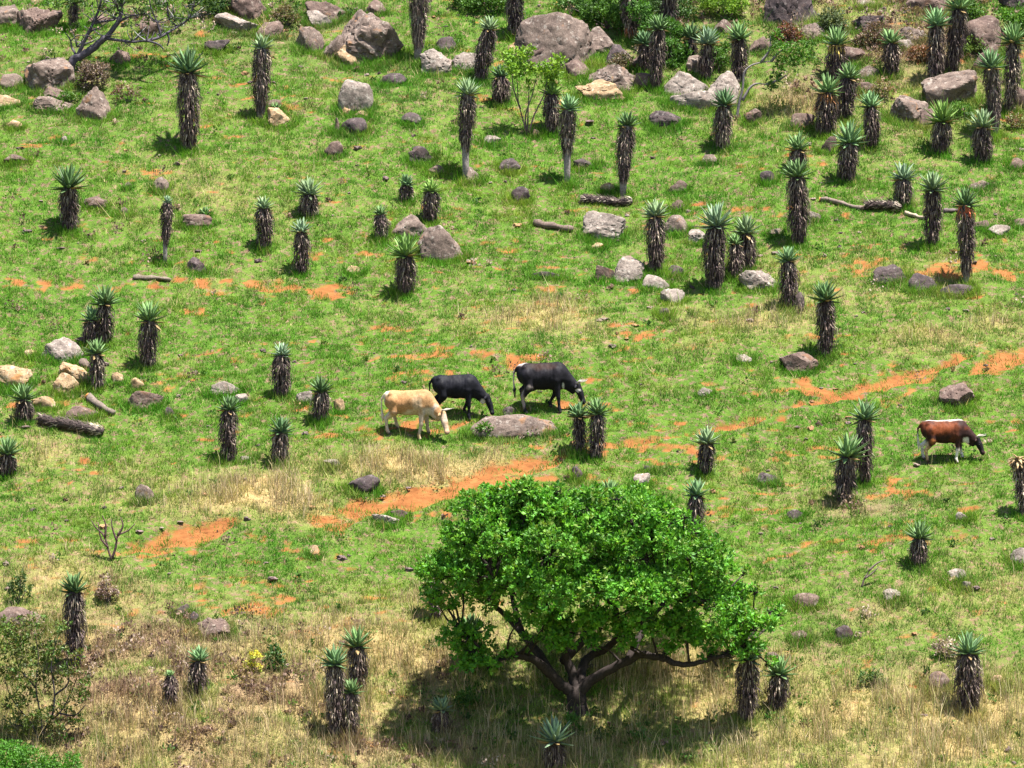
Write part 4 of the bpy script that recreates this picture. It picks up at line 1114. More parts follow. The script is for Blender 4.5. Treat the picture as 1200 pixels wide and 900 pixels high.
# ------------------------------------------------------------------ leaves
def rosettes(acc, C, D, nl, l0, l1, wr, cols, droop=.15):
    """C (n,3) twig ends, D (n,3) twig directions; nl folded leaves round each"""
    n = len(C)
    C = np.repeat(C, nl, 0); D = np.repeat(D, nl, 0)
    m_ = len(C)
    a = D * .55 + rng.normal(0, .62, (m_, 3)); a[:, 2] += .15 - droop * rng.random(m_)
    a /= np.linalg.norm(a, axis=1)[:, None]
    b = np.cross(a, D + rng.normal(0, .35, (m_, 3))); b /= np.linalg.norm(b, axis=1)[:, None] + 1e-9
    nn = np.cross(a, b)
    l = rng.uniform(l0, l1, m_)[:, None]; w = l * wr
    P0 = C + rng.normal(0, .02, (m_, 3))
    V = np.stack([P0, P0 + a * l * .5 + b * w + nn * w * .25, P0 + a * l + nn * l * rng.uniform(-.2, .1, (m_, 1)), P0 + a * l * .5 - b * w + nn * w * .25], 1).reshape(-1, 3)
    F = np.arange(4 * m_).reshape(m_, 4)
    col = np.asarray(cols)
    if col.shape[0] == n: col = np.repeat(col, nl, 0)
    col = col * rng.uniform(.78, 1.22, (m_, 1))
    acc.add(V, F, np.repeat(col, 4, 0))

def sphere_dirs(n):
    v = rng.normal(0, 1, (n, 3)); return v / np.linalg.norm(v, axis=1)[:, None]

def add_lobes(acc, lobes, per, cols, l0, l1, wr, nl=6, flat=.75, keep_low=.35, inner=.25, cut=-.42):
    """lobes: (centre xyz, radius). leaves stand round the shell of each, fewer underneath, with gaps"""
    for c, r in lobes:
        n = int(per * r * r)
        d = sphere_dirs(n)
        keep = (d[:, 2] > -.15) | (rng.random(n) < keep_low)
        o = rng.uniform(0, 60, 3)
        gap = fbm3(d[:, 0] * 2.2 + o[0], d[:, 1] * 2.2 + o[1], d[:, 2] * 2.2 + o[2], 171, 2)
        keep &= gap > cut
        d = d[keep]; gap = gap[keep]
        rad = r * (1 + .28 * gap) * np.where(rng.random(len(d)) < inner, rng.uniform(.45, .85, len(d)), rng.uniform(.85, 1.08, len(d)))
        P_ = np.asarray(c)[None] + d * rad[:, None] * np.array([1, 1, flat])
        D_ = d + np.array([0, 0, .45]); D_ /= np.linalg.norm(D_, axis=1)[:, None]
        cc = np.array(cols)[rng.integers(0, len(cols), len(d))] * rng.uniform(.80, 1.2)
        rosettes(acc, P_, D_, nl, l0, l1, wr, cc)

def limb(acc, pts, r0, r1, col, k=5, n=8, wob=.10):
    L_ = smooth_line(pts, k)
    L_[1:-1] += rng.normal(0, 1, L_[1:-1].shape) * (r0 * .07)
    tube(acc, L_, np.linspace(r0, r1, len(L_)) , col, n, True, wob)
    return L_

# ------------------------------------------------------------------ the big green tree
g = ground_at(676, 832); yb = g[1]; s = mpp(yb)
B0 = np.array([g[0], yb, float(H(g[0], yb))])
def tp(px, py, dy=0.0): return plane_at(px, py, yb + dy) - B0
tree = thing('spreading_tree', 'bright green spreading tree with dark forked trunk, the only full tree on the slope', 'tree', B0)
bark = (.036, .028, .026)
tr = Acc()
limb(tr, [tp(678, 848, 0), tp(677, 834, 0), tp(675, 818, 0), tp(672, 806, 0)], .33, .20, bark, 3, 11, .05)
trunk = tr.build('trunk', M_STEM, tree)
main = [
 ([tp(672, 812), tp(655, 800, -.1), tp(640, 784, -.3), tp(622, 772, -.5), tp(600, 768, -.7), tp(570, 776, -.9), tp(548, 770, -1.0)], .15, .05),
 ([tp(645, 790, -.2), tp(630, 765, .3), tp(612, 742, .8), tp(585, 715, 1.2), tp(555, 690, 1.2)], .13, .04),
 ([tp(673, 815), tp(672, 795, .2), tp(664, 772, .3), tp(655, 745, .0), tp(642, 715, -.4), tp(640, 680, -.8)], .15, .045),
 ([tp(676, 818), tp(690, 800, -.1), tp(708, 788, -.2), tp(735, 775, -.5), tp(752, 767, -.7), tp(778, 772, -1.0), tp(800, 779, -1.2), tp(835, 772, -1.3), tp(870, 760, -1.2)], .15, .045),
 ([tp(683, 805), tp(682, 785, .5), tp(690, 770, .9), tp(708, 762, 1.0), tp(724, 745, .9), tp(722, 715, .5), tp(704, 695, 0), tp(695, 660, -.4)], .13, .04),
 ([tp(735, 776, -.5), tp(750, 745, 0), tp(770, 715, .6), tp(800, 690, 1.0), tp(830, 675, 1.0)], .11, .035),
 ([tp(722, 730, .6), tp(745, 715, -.6), tp(775, 700, -1.5), tp(800, 705, -1.8)], .08, .03),
 ([tp(660, 775, .3), tp(690, 740, 1.2), tp(700, 700, 2.0), tp(690, 650, 2.2)], .12, .04),
 ([tp(612, 742, .8), tp(600, 700, 1.6), tp(590, 650, 1.8)], .08, .03),
 ([tp(570, 776, -.9), tp(556, 752, -1.0), tp(540, 738, -.9)], .05, .02),
 ([tp(642, 715, -.4), tp(618, 690, -1.6), tp(580, 680, -2.0)], .07, .03),
]
boughs = []
for pts, r0, r1 in main:
    a_ = Acc(); limb(a_, pts, r0, r1, bark, 5, 8); boughs.append(a_.build('branch', M_STEM, tree))
front = [(520, 676, 28), (545, 640, 32), (560, 602, 25), (592, 590, 24), (620, 592, 26), (592, 640, 38), (640, 606, 34), (690, 606, 34), (740, 612, 31), (782, 618, 26),
         (640, 655, 44), (700, 655, 46), (755, 655, 42), (808, 655, 36), (838, 670, 24), (600, 690, 34), (560, 682, 28), (655, 700, 40), (715, 698, 40), (775, 700, 40),
         (828, 712, 34), (866, 702, 22), (636, 738, 24), (672, 742, 20), (765, 742, 24), (806, 752, 26), (848, 750, 27), (884, 738, 22), (880, 764, 18), (856, 770, 15), (832, 768, 13), (905, 718, 13), (510, 700, 18), (800, 735, 24), (700, 735, 22)]
sprig = [(608, 730, 16), (648, 752, 17), (690, 756, 16), (730, 750, 18), (778, 766, 15), (625, 716, 18), (700, 728, 20), (752, 730, 20), (505, 664, 11), (530, 624, 11), (546, 586, 12), (572, 576, 9), (604, 570, 9), (618, 572, 8), (652, 576, 11), (664, 580, 10), (722, 584, 10), (766, 592, 10), (802, 606, 9), (814, 624, 9), (852, 655, 11), (872, 672, 10), (884, 694, 9), (910, 720, 9), (900, 778, 9), (498, 688, 9), (620, 752, 10), (742, 758, 10), (530, 712, 9), (575, 700, 10), (826, 640, 10)]
for cx, cy, r in sprig: front.append((cx, cy, r))
low = [(536, 750, 20), (556, 764, 20), (574, 778, 15), (548, 784, 17), (592, 772, 11), (560, 742, 14)]
lob = []
for cx, cy, r in front:
    u = (cx - 700) / 215.0; v = (cy - 672) / 135.0
    k = 1 - u * u - v * v * .8
    dy = -2.25 * math.sqrt(k) if k > 0 else 0.0
    dy += rng.uniform(-.3, .3)
    if cy > 730: dy = -1.3 + rng.uniform(-.3, .3)
    lob.append((tp(cx, cy, dy), r * s * 1.0))
for cx, cy, r in low: lob.append((tp(cx, cy, -1.0), r * s))
for cx, cy, r in [(600, 660, 36), (650, 680, 40), (700, 680, 42), (750, 680, 40), (680, 640, 44), (640, 625, 40), (720, 630, 40), (790, 670, 36), (560, 640, 34), (610, 615, 40), (670, 605, 42), (730, 610, 42), (790, 640, 38), (640, 650, 44), (700, 650, 44), (760, 660, 42), (540, 670, 30), (820, 690, 36), (600, 670, 40), (850, 710, 28), (560, 700, 24)]:
    lob.append((tp(cx, cy, rng.uniform(-1.2, 2.2)), r * s))
sub = []
for c, r in lob:                                                    # every mass breaks up into smaller leafy clumps
    for _ in range(7 if r > .35 else 3):
        d_ = sphere_dirs(1)[0]
        d_[2] = abs(d_[2]) if rng.random() < .72 else d_[2]
        sub.append((c + d_ * r * np.array([.78, .78, .66]), r * rng.uniform(.34, .52) + .03))
ac = Acc()
greens = [(.115, .295, .024), (.095, .26, .022), (.155, .34, .030), (.06, .19, .022), (.09, .27, .024), (.11, .28, .03), (.17, .27, .045), (.085, .26, .022), (.10, .29, .026)]
add_lobes(ac, sub, 780, greens, .07, .145, .28, 6, .78, .40, .25, -.22)
crown = ac.build('crown', M_LEAF, tree, False)
# twigs reaching from the limbs to the leaf masses
ends = np.concatenate([smooth_line(p, 4)[6:] for p, _, _ in main])
owner = np.concatenate([np.full(len(smooth_line(p, 4)[6:]), q_) for q_, (p, _, _) in enumerate(main)])
for c, r in lob:
    dd = np.linalg.norm(ends - c, axis=1) + .6 * np.maximum(0, ends[:, 2] - c[2])
    e = ends[int(np.argmin(dd))]
    mid = (e + c) / 2 + rng.normal(0, .12, 3)
    tw = Acc()
    limb(tw, [e, mid, c], .035, .015, bark, 3, 5)
    for _ in range(6):
        d = sphere_dirs(1)[0]; d[2] = abs(d[2]) * .7
        limb(tw, [c - d * .1, c + d * r * .45 + rng.normal(0, .05, 3), c + d * r * .92], .016, .006, bark, 2, 4)
    tw.build('twig', M_STEM, boughs[int(owner[int(np.argmin(dd))])])

# ------------------------------------------------------------------ bare branched tree near the corner
g = ground_at(84, 84); yb2 = g[1]; s2 = mpp(yb2)
Bb = np.array([g[0], yb2, float(H(g[0], yb2))])
def bp_(px, py, dy=0.0): return plane_at(px, py, yb2 + dy) - Bb
bt = thing('bare_tree', 'nearly leafless dark branching tree growing from a boulder pile', 'tree', Bb)
dk = (.070, .062, .075); bboughs = []
a_ = Acc(); limb(a_, [bp_(82, 88), bp_(85, 72), bp_(98, 64), bp_(110, 55), bp_(124, 44)], .13, .10, dk, 5, 9); a_.build('trunk', M_STEM, bt)
for pts, r0, r1 in [
 ([bp_(124, 44), bp_(132, 35), bp_(140, 22), bp_(142, 8), bp_(140, -8), bp_(134, -24)], .085, .04),
 ([bp_(90, 67), bp_(97, 52), bp_(104, 38), bp_(110, 26), bp_(116, 10), bp_(120, -8)], .06, .03),
 ([bp_(124, 45), bp_(138, 47, -.3), bp_(155, 49, -.6), bp_(172, 48, -.7), bp_(186, 52, -.8), bp_(192, 58, -.8)], .05, .02),
 ([bp_(172, 48, -.7), bp_(186, 44, -.4), bp_(197, 38, -.2), bp_(210, 30), bp_(221, 22), bp_(227, 6), bp_(230, -12)], .045, .025),
 ([bp_(196, 38, -.2), bp_(198, 46, -.2), bp_(196, 54, -.2)], .03, .02),
 ([bp_(110, 27), bp_(122, 25, .2), bp_(134, 23, .3)], .04, .03),
 ([bp_(140, 25), bp_(150, 20, -.2), bp_(163, 17, -.3), bp_(172, 16, -.3)], .045, .015),
 ([bp_(142, 8), bp_(148, -4, .2), bp_(156, -16, .3)], .05, .03),
 ([bp_(139, 12), bp_(134, 0, -.3), bp_(126, -14, -.4)], .04, .02),
 ([bp_(90, 66), bp_(84, 55, .2), bp_(82, 46, .2), bp_(76, 38, .2)], .04, .012),
 ([bp_(83, 48, .2), bp_(90, 42, .2), bp_(98, 42, .2)], .02, .008),
 ([bp_(108, 46), bp_(104, 42, -.3), bp_(97, 41, -.4)], .02, .008),
 ([bp_(142, 46, -.4), bp_(152, 54, -.6), bp_(162, 60, -.7)], .02, .008),
 ([bp_(189, 43, -.3), bp_(184, 26, -.3), bp_(177, 10, -.3), bp_(174, -8, -.3)], .03, .015),
 ([bp_(208, 31), bp_(198, 22, .2), bp_(196, 8, .3), bp_(199, -8, .3)], .03, .015),
]:
    a_ = Acc(); L_ = limb(a_, pts, r0, r1, dk, 4, 7); bboughs.append((a_.build('branch', M_STEM, bt), L_))
ac = Acc()
lb = [(bp_(x_, y_, rng.uniform(-.5, .5)), r_ * s2) for x_, y_, r_ in [(228, 10, 12), (215, -4, 14), (155, -12, 20), (125, -20, 18), (190, -16, 18), (240, -6, 14), (82, 2, 10), (170, 14, 7), (205, 24, 8), (113, 12, 8), (146, 2, 9), (70, -10, 12), (60, 6, 9), (96, -6, 10), (100, 12, 6), (132, 12, 7), (160, 2, 10), (186, 6, 9), (176, 24, 6), (218, 16, 9), (248, 6, 11), (120, 0, 8), (92, 30, 5), (150, 30, 5)]]
add_lobes(ac, lb, 620, [(.06, .12, .025), (.05, .10, .03), (.09, .15, .03)], .07, .13, .25, 5, .8, .5, .5)
tips = [bp_(*q_) for q_ in [(140, 22), (104, 38), (110, 26), (155, 49, -.6), (186, 44, -.4), (210, 30), (221, 22), (150, 20, -.2), (142, 8), (124, 44), (134, 23, .3), (90, 55), (184, 26, -.3), (198, 22, .2), (116, 10), (97, 52), (172, 48, -.7), (163, 17, -.3), (228, 8), (134, 4, -.3)]]
for p_ in tips:
    for _ in range(5):
        d_ = sphere_dirs(1)[0]; d_[2] = abs(d_[2]) * .8; d_[1] *= .5; ln = rng.uniform(.35, .85)
        a_ = Acc(); limb(a_, [p_, p_ + d_ * ln * .5 + rng.normal(0, .05, 3), p_ + d_ * ln], .022, .008, dk if rng.random() < .55 else (.26, .25, .24), 3, 4); a_.build('twig', M_STEM, min(bboughs, key=lambda w_: np.linalg.norm(w_[1] - p_, axis=1).min())[0])
ac.build('crown', M_LEAF, bt, False)

# ------------------------------------------------------------------ saplings, shrubs and bushes
def shrub(name, label, cat, bx, by, stems, lobes, cols, per=160, leaf=(.07, .13), wr=.28, bark=(.10, .08, .07), r0=.03, nl=5, group=None, keep_low=.45):
    g = ground_at(bx, by); yy = g[1]; s_ = mpp(yy)
    O = np.array([g[0], yy, float(H(g[0], yy))])
    t = thing(name, label, cat, O, group)
    P_ = lambda x_, y_, d=0.0: plane_at(x_, y_, yy + d) - O
    if stems:
        ac = Acc()
        for line in stems:
            pts = [P_(*p) for p in line]
            limb(ac, pts, r0, r0 * .35, bark, 4, 6)
        ac.build('stems' if len(stems) > 1 else 'stem', M_STEM, t)
    if lobes:
        ac = Acc()
        add_lobes(ac, [(P_(x_, y_, d_), r_ * s_) for x_, y_, r_, d_ in lobes], per * 9, cols, leaf[0], leaf[1], wr, nl, .85, keep_low, .4)
        ac.build('foliage', M_LEAF, t, False)
    return t

lime = [(.17, .30, .03), (.13, .26, .025), (.21, .33, .04)]
mid = [(.07, .16, .02), (.055, .13, .02), (.09, .19, .025)]
olive = [(.09, .12, .03), (.12, .15, .04), (.07, .09, .03), (.19, .17, .06)]
shrub('sapling', 'lime green sapling with thin forked stems in front of the huge boulder', 'sapling', 618, 158,
      [[(617, 158), (613, 140), (608, 122), (606, 95)], [(619, 158), (626, 135), (637, 112), (642, 90)], [(618, 158), (619, 130), (620, 100)], [(617, 156), (616, 135), (624, 110), (628, 92)], [(610, 128), (602, 105), (600, 85)]],
      [(605, 68, 14, 0), (612, 85, 12, .2), (600, 82, 9, -.2), (645, 82, 14, 0), (655, 72, 8, 0), (640, 96, 8, .2), (626, 82, 9, -.1), (650, 92, 9, 0), (618, 62, 8, 0), (622, 100, 6, 0)], lime, 120, (.07, .13), .3, nl=4)
shrub('crooked_sapling', 'crooked bare grey stem bending over into a green leafy top', 'sapling', 864, 140,
      [[(863, 141), (866, 122), (870, 105), (872, 86), (880, 77), (892, 73), (904, 72)], [(870, 118), (878, 104), (886, 98), (898, 99)], [(904, 72), (912, 62), (924, 55)], [(892, 73), (902, 58), (903, 42)], [(898, 99), (910, 95), (922, 88)]],
      [(912, 60, 12, 0), (908, 44, 9, 0), (926, 62, 12, .1), (942, 58, 11, .2), (934, 72, 11, 0), (916, 76, 9, -.1), (948, 66, 8, 0), (908, 92, 8, -.1), (902, 102, 7, 0), (952, 54, 6, 0)], [(.075, .18, .02), (.06, .15, .02), (.10, .22, .025)], 130, (.06, .11), .26, (.17, .15, .15), .045)
shrub('dead_shrub', 'small leafless dead shrub on turf beside the orange soil', 'dead shrub', 131, 657,
      [[(131, 657), (127, 645), (122, 628), (112, 618), (107, 610)], [(131, 655), (136, 640), (138, 628), (150, 622), (158, 614)], [(137, 634), (132, 620), (130, 608)], [(127, 642), (118, 630), (115, 612)], [(138, 628), (144, 616), (141, 606)], [(123, 630), (124, 616), (120, 604)]],
      [], mid, r0=.035, bark=(.10, .06, .06))
shrub('dead_stick', 'forked dead stick poking out of the turf, uphill of the short lone aloe', 'stick', 1010, 688,
      [[(1010, 688), (1013, 678), (1019, 668)], [(1013, 678), (1022, 672), (1030, 664)], [(1018, 669), (1028, 660), (1038, 656)]], [], mid, r0=.03, bark=(.16, .12, .11))
shrub('sparse_shrub', 'large sparse olive shrub with dark tangled twigs at the lower picture corner', 'shrub', 48, 868,
      [[(48, 870), (55, 850), (70, 835), (82, 815), (90, 795)], [(46, 870), (38, 850), (26, 835), (12, 815), (4, 790)], [(50, 868), (48, 840), (42, 805), (45, 770), (40, 740)], [(60, 846), (64, 815), (60, 780), (66, 750)], [(38, 850), (20, 850), (4, 842)], [(70, 836), (88, 838), (100, 826)], [(42, 806), (24, 785), (16, 760)], [(64, 815), (80, 800), (78, 775)], [(55, 856), (72, 858), (86, 862)]],
      [(10, 760, 20, 0), (38, 735, 18, 0), (62, 760, 18, .2), (25, 790, 18, -.3), (52, 800, 16, .2), (82, 790, 15, 0), (92, 815, 12, 0), (15, 825, 14, -.2), (70, 830, 13, .2), (40, 770, 14, .3), (6, 735, 14, 0), (88, 845, 10, 0), (38, 845, 10, -.3), (72, 735, 10, .3), (50, 840, 14, -.2), (20, 850, 14, 0), (58, 770, 12, .4), (90, 770, 11, 0), (100, 800, 8, 0), (5, 790, 14, .3), (30, 815, 13, .2), (64, 855, 11, -.2), (22, 750, 12, .4)],
      olive + [(.11, .17, .03), (.16, .13, .06), (.09, .17, .03), (.10, .18, .03)], 125, (.05, .10), .32, (.045, .04, .045), .028, 5)
shrub('leafy_bush', 'dense bright green bush in the very corner below the sparse olive shrub', 'bush', 20, 925,
      [[(20, 925), (20, 900)], [(40, 925), (60, 900)]], [(8, 888, 22, 0), (36, 892, 18, -.3), (62, 898, 14, -.2), (85, 892, 11, -.2), (10, 908, 26, -.4), (48, 910, 20, -.5), (80, 908, 14, -.4)], [(.07, .20, .02), (.06, .17, .02), (.09, .23, .025)], 300, (.05, .09), .24)
bushes = [
 ('leafy_bush', 'deep green bush at the top edge directly above the pinkish rock in the thicket', 690, 20, [(676, 4, 12, .5), (688, 10, 10, .2), (664, 6, 9, .6), (700, -2, 14, .8)], [(.05, .12, .02), (.07, .15, .025)], 180),
 ('leafy_bush', 'green bush around the foot of the stiff leaved aloe', 842, 84, [(838, 62, 9, .2), (846, 72, 8, 0), (832, 74, 7, 0), (852, 56, 8, .4)], [(.08, .18, .025), (.06, .14, .02)], 180),
 ('dry_shrub', 'brown withered brush around the overhanging boulder', 338, 30, [(334, 14, 10, .1), (344, 20, 8, 0), (326, 20, 8, 0)], [(.18, .13, .08), (.13, .11, .05), (.11, .14, .04)], 160),
 ('dry_shrub', 'reddish brown brush on turf beside the boulder pile under the bare tree', 150, 120, [(146, 106, 9, 0), (156, 112, 7, 0), (140, 113, 7, 0)], [(.20, .12, .09), (.15, .10, .07), (.24, .19, .12)], 110),
 ('dry_shrub', 'tawny scrub behind the lichen spotted boulder', 1036, 116, [(1030, 104, 8, .1), (1042, 106, 8, 0), (1036, 98, 7, .2)], [(.22, .15, .09), (.14, .13, .05)], 150),
 ('leafy_bush', 'shaded dark bush between the dark trunks of the thicket', 760, 40, [(748, 26, 12, .4), (768, 10, 14, .6), (778, 24, 10, .4), (756, 8, 12, .8), (800, 16, 12, .8), (790, 4, 12, 1.0)], [(.04, .09, .02), (.05, .11, .02)], 170),
 ('dry_shrub', 'brown scrubby bush between the grey dark rock and the thicket', 722, 92, [(722, 78, 10, .1), (730, 70, 9, .3), (716, 86, 7, 0)], [(.13, .10, .06), (.10, .11, .05), (.18, .13, .08)], 160),
 ('leafy_bush', 'grey green bush beside the dark shadowed outcrop', 976, 40, [(972, 22, 12, .1), (984, 30, 9, 0), (966, 30, 8, .2)], [(.09, .12, .05), (.07, .10, .04)], 150),
 ('dry_shrub', 'brown tangled scrub at the top edge between dark rocks and a thick trunk', 1022, 54, [(1018, 42, 10, 0), (1030, 46, 8, 0), (1008, 48, 8, 0), (1024, 34, 8, .3)], [(.20, .13, .09), (.14, .09, .07), (.12, .12, .05)], 160),
 ('green_shrub', 'yellow green grassy shrub between the crowded aloes near the picture edge', 1146, 66, [(1142, 52, 9, .1), (1152, 58, 7, 0), (1136, 58, 7, 0)], [(.13, .20, .04), (.10, .16, .03)], 160),
 ('dry_shrub', 'rust coloured shrub by the picture edge below the slender aloe', 1190, 152, [(1190, 138, 9, 0), (1182, 144, 7, 0), (1198, 145, 7, 0)], [(.22, .12, .07), (.16, .11, .05), (.12, .14, .04)], 160),
 ('leafy_bush', 'green bush cut by the top edge between two aloe trunks', 575, 14, [(552, 4, 12, 0), (575, 0, 14, 0), (592, 6, 9, 0), (560, -6, 14, .4), (536, 2, 9, .2)], mid, 200),
 ('leafy_bush', 'dark green bush behind the huge boulder at the top edge', 715, 34, [(700, 12, 16, .3), (720, 18, 15, 0), (712, 0, 16, .6), (690, 20, 10, .3), (728, 32, 9, -.2), (735, 2, 14, .8)], mid, 170),
 ('leafy_bush', 'leafy green bush among the thicket aloes', 786, 72, [(778, 52, 12, .2), (795, 60, 12, 0), (785, 35, 13, .5), (800, 40, 10, .4), (762, 30, 11, .8), (790, 75, 9, -.2), (806, 78, 10, 0), (750, 14, 12, 1.0)], [(.07, .18, .02), (.055, .14, .02)], 200),
 ('leafy_bush', 'yellow green bush with a dark bough at the top edge', 850, 24, [(845, 4, 12, 0), (862, 12, 9, 0), (832, 8, 9, .3), (855, -6, 14, .4), (826, -2, 9, 0), (870, 4, 7, 0)], lime, 170),
 ('leafy_bush', 'low green bush beside the tall leaning aloe near the top edge', 1138, 24, [(1130, 12, 9, 0), (1145, 16, 9, 0), (1137, 4, 8, .2)], mid, 190),
 ('leafy_bush', 'green bush behind the slender aloes at the picture edge', 1196, 44, [(1186, 26, 9, .2), (1198, 30, 12, 0), (1205, 18, 10, 0), (1178, 20, 7, .3)], [(.09, .21, .02), (.07, .17, .02)], 190),
 ('leafy_bush', 'small green bush below the large undercut boulder', 1130, 138, [(1128, 128, 9, 0), (1118, 134, 6, 0), (1136, 133, 6, 0)], mid, 190),
 ('leafy_bush', 'dark leafy bush at the top edge near the tall brown boulder', 252, 18, [(248, 4, 10, 0), (258, 8, 9, 0), (243, -4, 10, 0), (262, -2, 9, .2)], [(.05, .11, .03), (.07, .14, .04)], 170),
 ('green_shrub', 'small dark green shrub in dry scrub beside a yellow flowering plant', 322, 786, [(322, 770, 10, 0), (316, 779, 9, 0), (330, 780, 8, 0), (322, 760, 6, 0)], [(.05, .11, .025), (.065, .14, .03)], 200),
 ('yellow_shrub', 'yellow flowering plant in dry scrub', 298, 788, [(297, 770, 6, 0), (294, 778, 6, 0), (301, 780, 5, 0)], [(.45, .45, .05), (.30, .36, .05), (.50, .42, .06)], 230),
 ('green_shrub', 'leafy shrub in rough grass uphill of the broad mauve slab', 22, 706, [(22, 684, 9, 0), (16, 692, 8, 0), (30, 692, 8, 0), (24, 675, 6, 0)], [(.08, .13, .035), (.06, .11, .03)], 150),
 ('dry_shrub', 'withered brown shrub with pale tips beside the tall dark aloe', 126, 706, [(124, 690, 10, 0), (130, 697, 8, 0), (119, 696, 7, 0), (124, 680, 6, 0)], [(.22, .15, .12), (.13, .08, .07), (.36, .28, .22)], 200),
 ('dry_shrub', 'pale tangled dead shrub behind the stout aloe in dry grass', 1108, 772, [(1108, 758, 10, 0), (1100, 762, 7, 0), (1116, 766, 7, 0)], [(.34, .26, .21), (.20, .14, .12), (.42, .34, .28)], 200),
 ('green_shrub', 'leafy sapling in the tree shade beside the wide pale cut off aloe', 673, 862, [(672, 846, 7, 0), (676, 855, 6, 0), (670, 838, 4, 0)], [(.08, .19, .025), (.06, .15, .02)], 190),
 ('green_shrub', 'dark leafy shrub in the tree shade beside the small pale aloe', 545, 832, [(546, 814, 9, 0), (540, 822, 8, 0), (552, 824, 8, 0)], [(.06, .15, .02), (.05, .12, .02)], 170),
 ('green_shrub', 'pale leafy plant at the far end of the tree shadow', 748, 872, [(748, 856, 6, 0), (752, 864, 5, 0), (745, 866, 5, 0)], [(.12, .20, .06), (.09, .17, .04)], 170),
 ('green_shrub', 'low green shrub in rough grass between the stout aloe and the green tree', 1024, 802, [(1022, 790, 9, 0), (1032, 796, 8, 0), (1012, 796, 8, 0)], [(.07, .14, .03), (.055, .12, .025)], 150),
 ('green_shrub', 'small leafy shrub growing at the end of the wide low boulder', 570, 512, [(570, 500, 7, 0), (576, 506, 6, 0), (564, 506, 5, 0)], [(.07, .16, .02), (.09, .19, .03)], 190),
 ('green_shrub', 'grassy green clump on the pale boulder under the bare tree', 82, 120, [(82, 112, 7, 0), (76, 115, 5, 0), (90, 114, 5, 0)], [(.10, .21, .03), (.08, .18, .025)], 190),
 ('dry_shrub', 'brown brush heaped beside the trunk of the bare tree', 108, 108, [(106, 84, 12, 0), (116, 92, 10, 0), (100, 96, 9, 0), (120, 80, 8, .2)], [(.15, .10, .085), (.10, .07, .06), (.24, .18, .13)], 150),
 ('dry_shrub', 'reddish withered shrub at the top edge among dark rocks', 925, 50, [(920, 34, 9, 0), (930, 42, 8, 0), (914, 44, 7, 0)], [(.24, .10, .06), (.18, .08, .055), (.10, .06, .05)], 170),
 ('dry_shrub', 'rust coloured low shrub beside the flat white slab', 1080, 72, [(1076, 62, 9, 0), (1088, 60, 9, 0), (1084, 70, 7, 0)], [(.26, .12, .06), (.20, .10, .06), (.15, .11, .06)], 170),
]
for nm, lab, bx, by, lobes, cols, per in bushes:
    cx_ = lobes[0][0]
    stems = [[(bx, by), ((bx + l_[0]) / 2 + 1, (by + l_[1]) / 2), (l_[0], l_[1], l_[3])] for l_ in lobes[:4]]
    shrub(nm, lab, nm.split('_')[1], bx, by, stems, [(l_[0] + rng.uniform(-2, 2), l_[1] + rng.uniform(-2, 2), l_[2] * q_, l_[3]) for l_ in lobes for q_ in ((1.12, .8) if by < 110 else (1.05,))], cols, per, (.05, .10), .27, r0=.018, group='shrubs and bushes on the hillside')
# ------------------------------------------------------------------ cattle: one smooth skin from a distance field
def smin(a, b, k):
    h = np.clip(.5 + .5 * (b - a) / k, 0, 1)
    return b * (1 - h) + a * h - k * h * (1 - h)

def sd_cone(P, a, b, ra, rb, flat=None):
    a = np.asarray(a, float); b = np.asarray(b, float)
    if flat is not None:                                     # flatten across y
        P = P * np.array([1, flat, 1]); a = a * np.array([1, flat, 1]); b = b * np.array([1, flat, 1])
    ab = b - a
    t = np.clip(((P - a) @ ab) / (ab @ ab), 0, 1)
    d = np.linalg.norm(P - a - t[..., None] * ab, axis=-1)
    return d - (ra * (1 - t) + rb * t)

def sd_ell(P, c, r):
    c = np.asarray(c); r = np.asarray(r)
    q = (P - c) / r
    k0 = np.linalg.norm(q, axis=-1); k1 = np.linalg.norm(q / r, axis=-1) + 1e-9
    return k0 * (k0 - 1) / k1

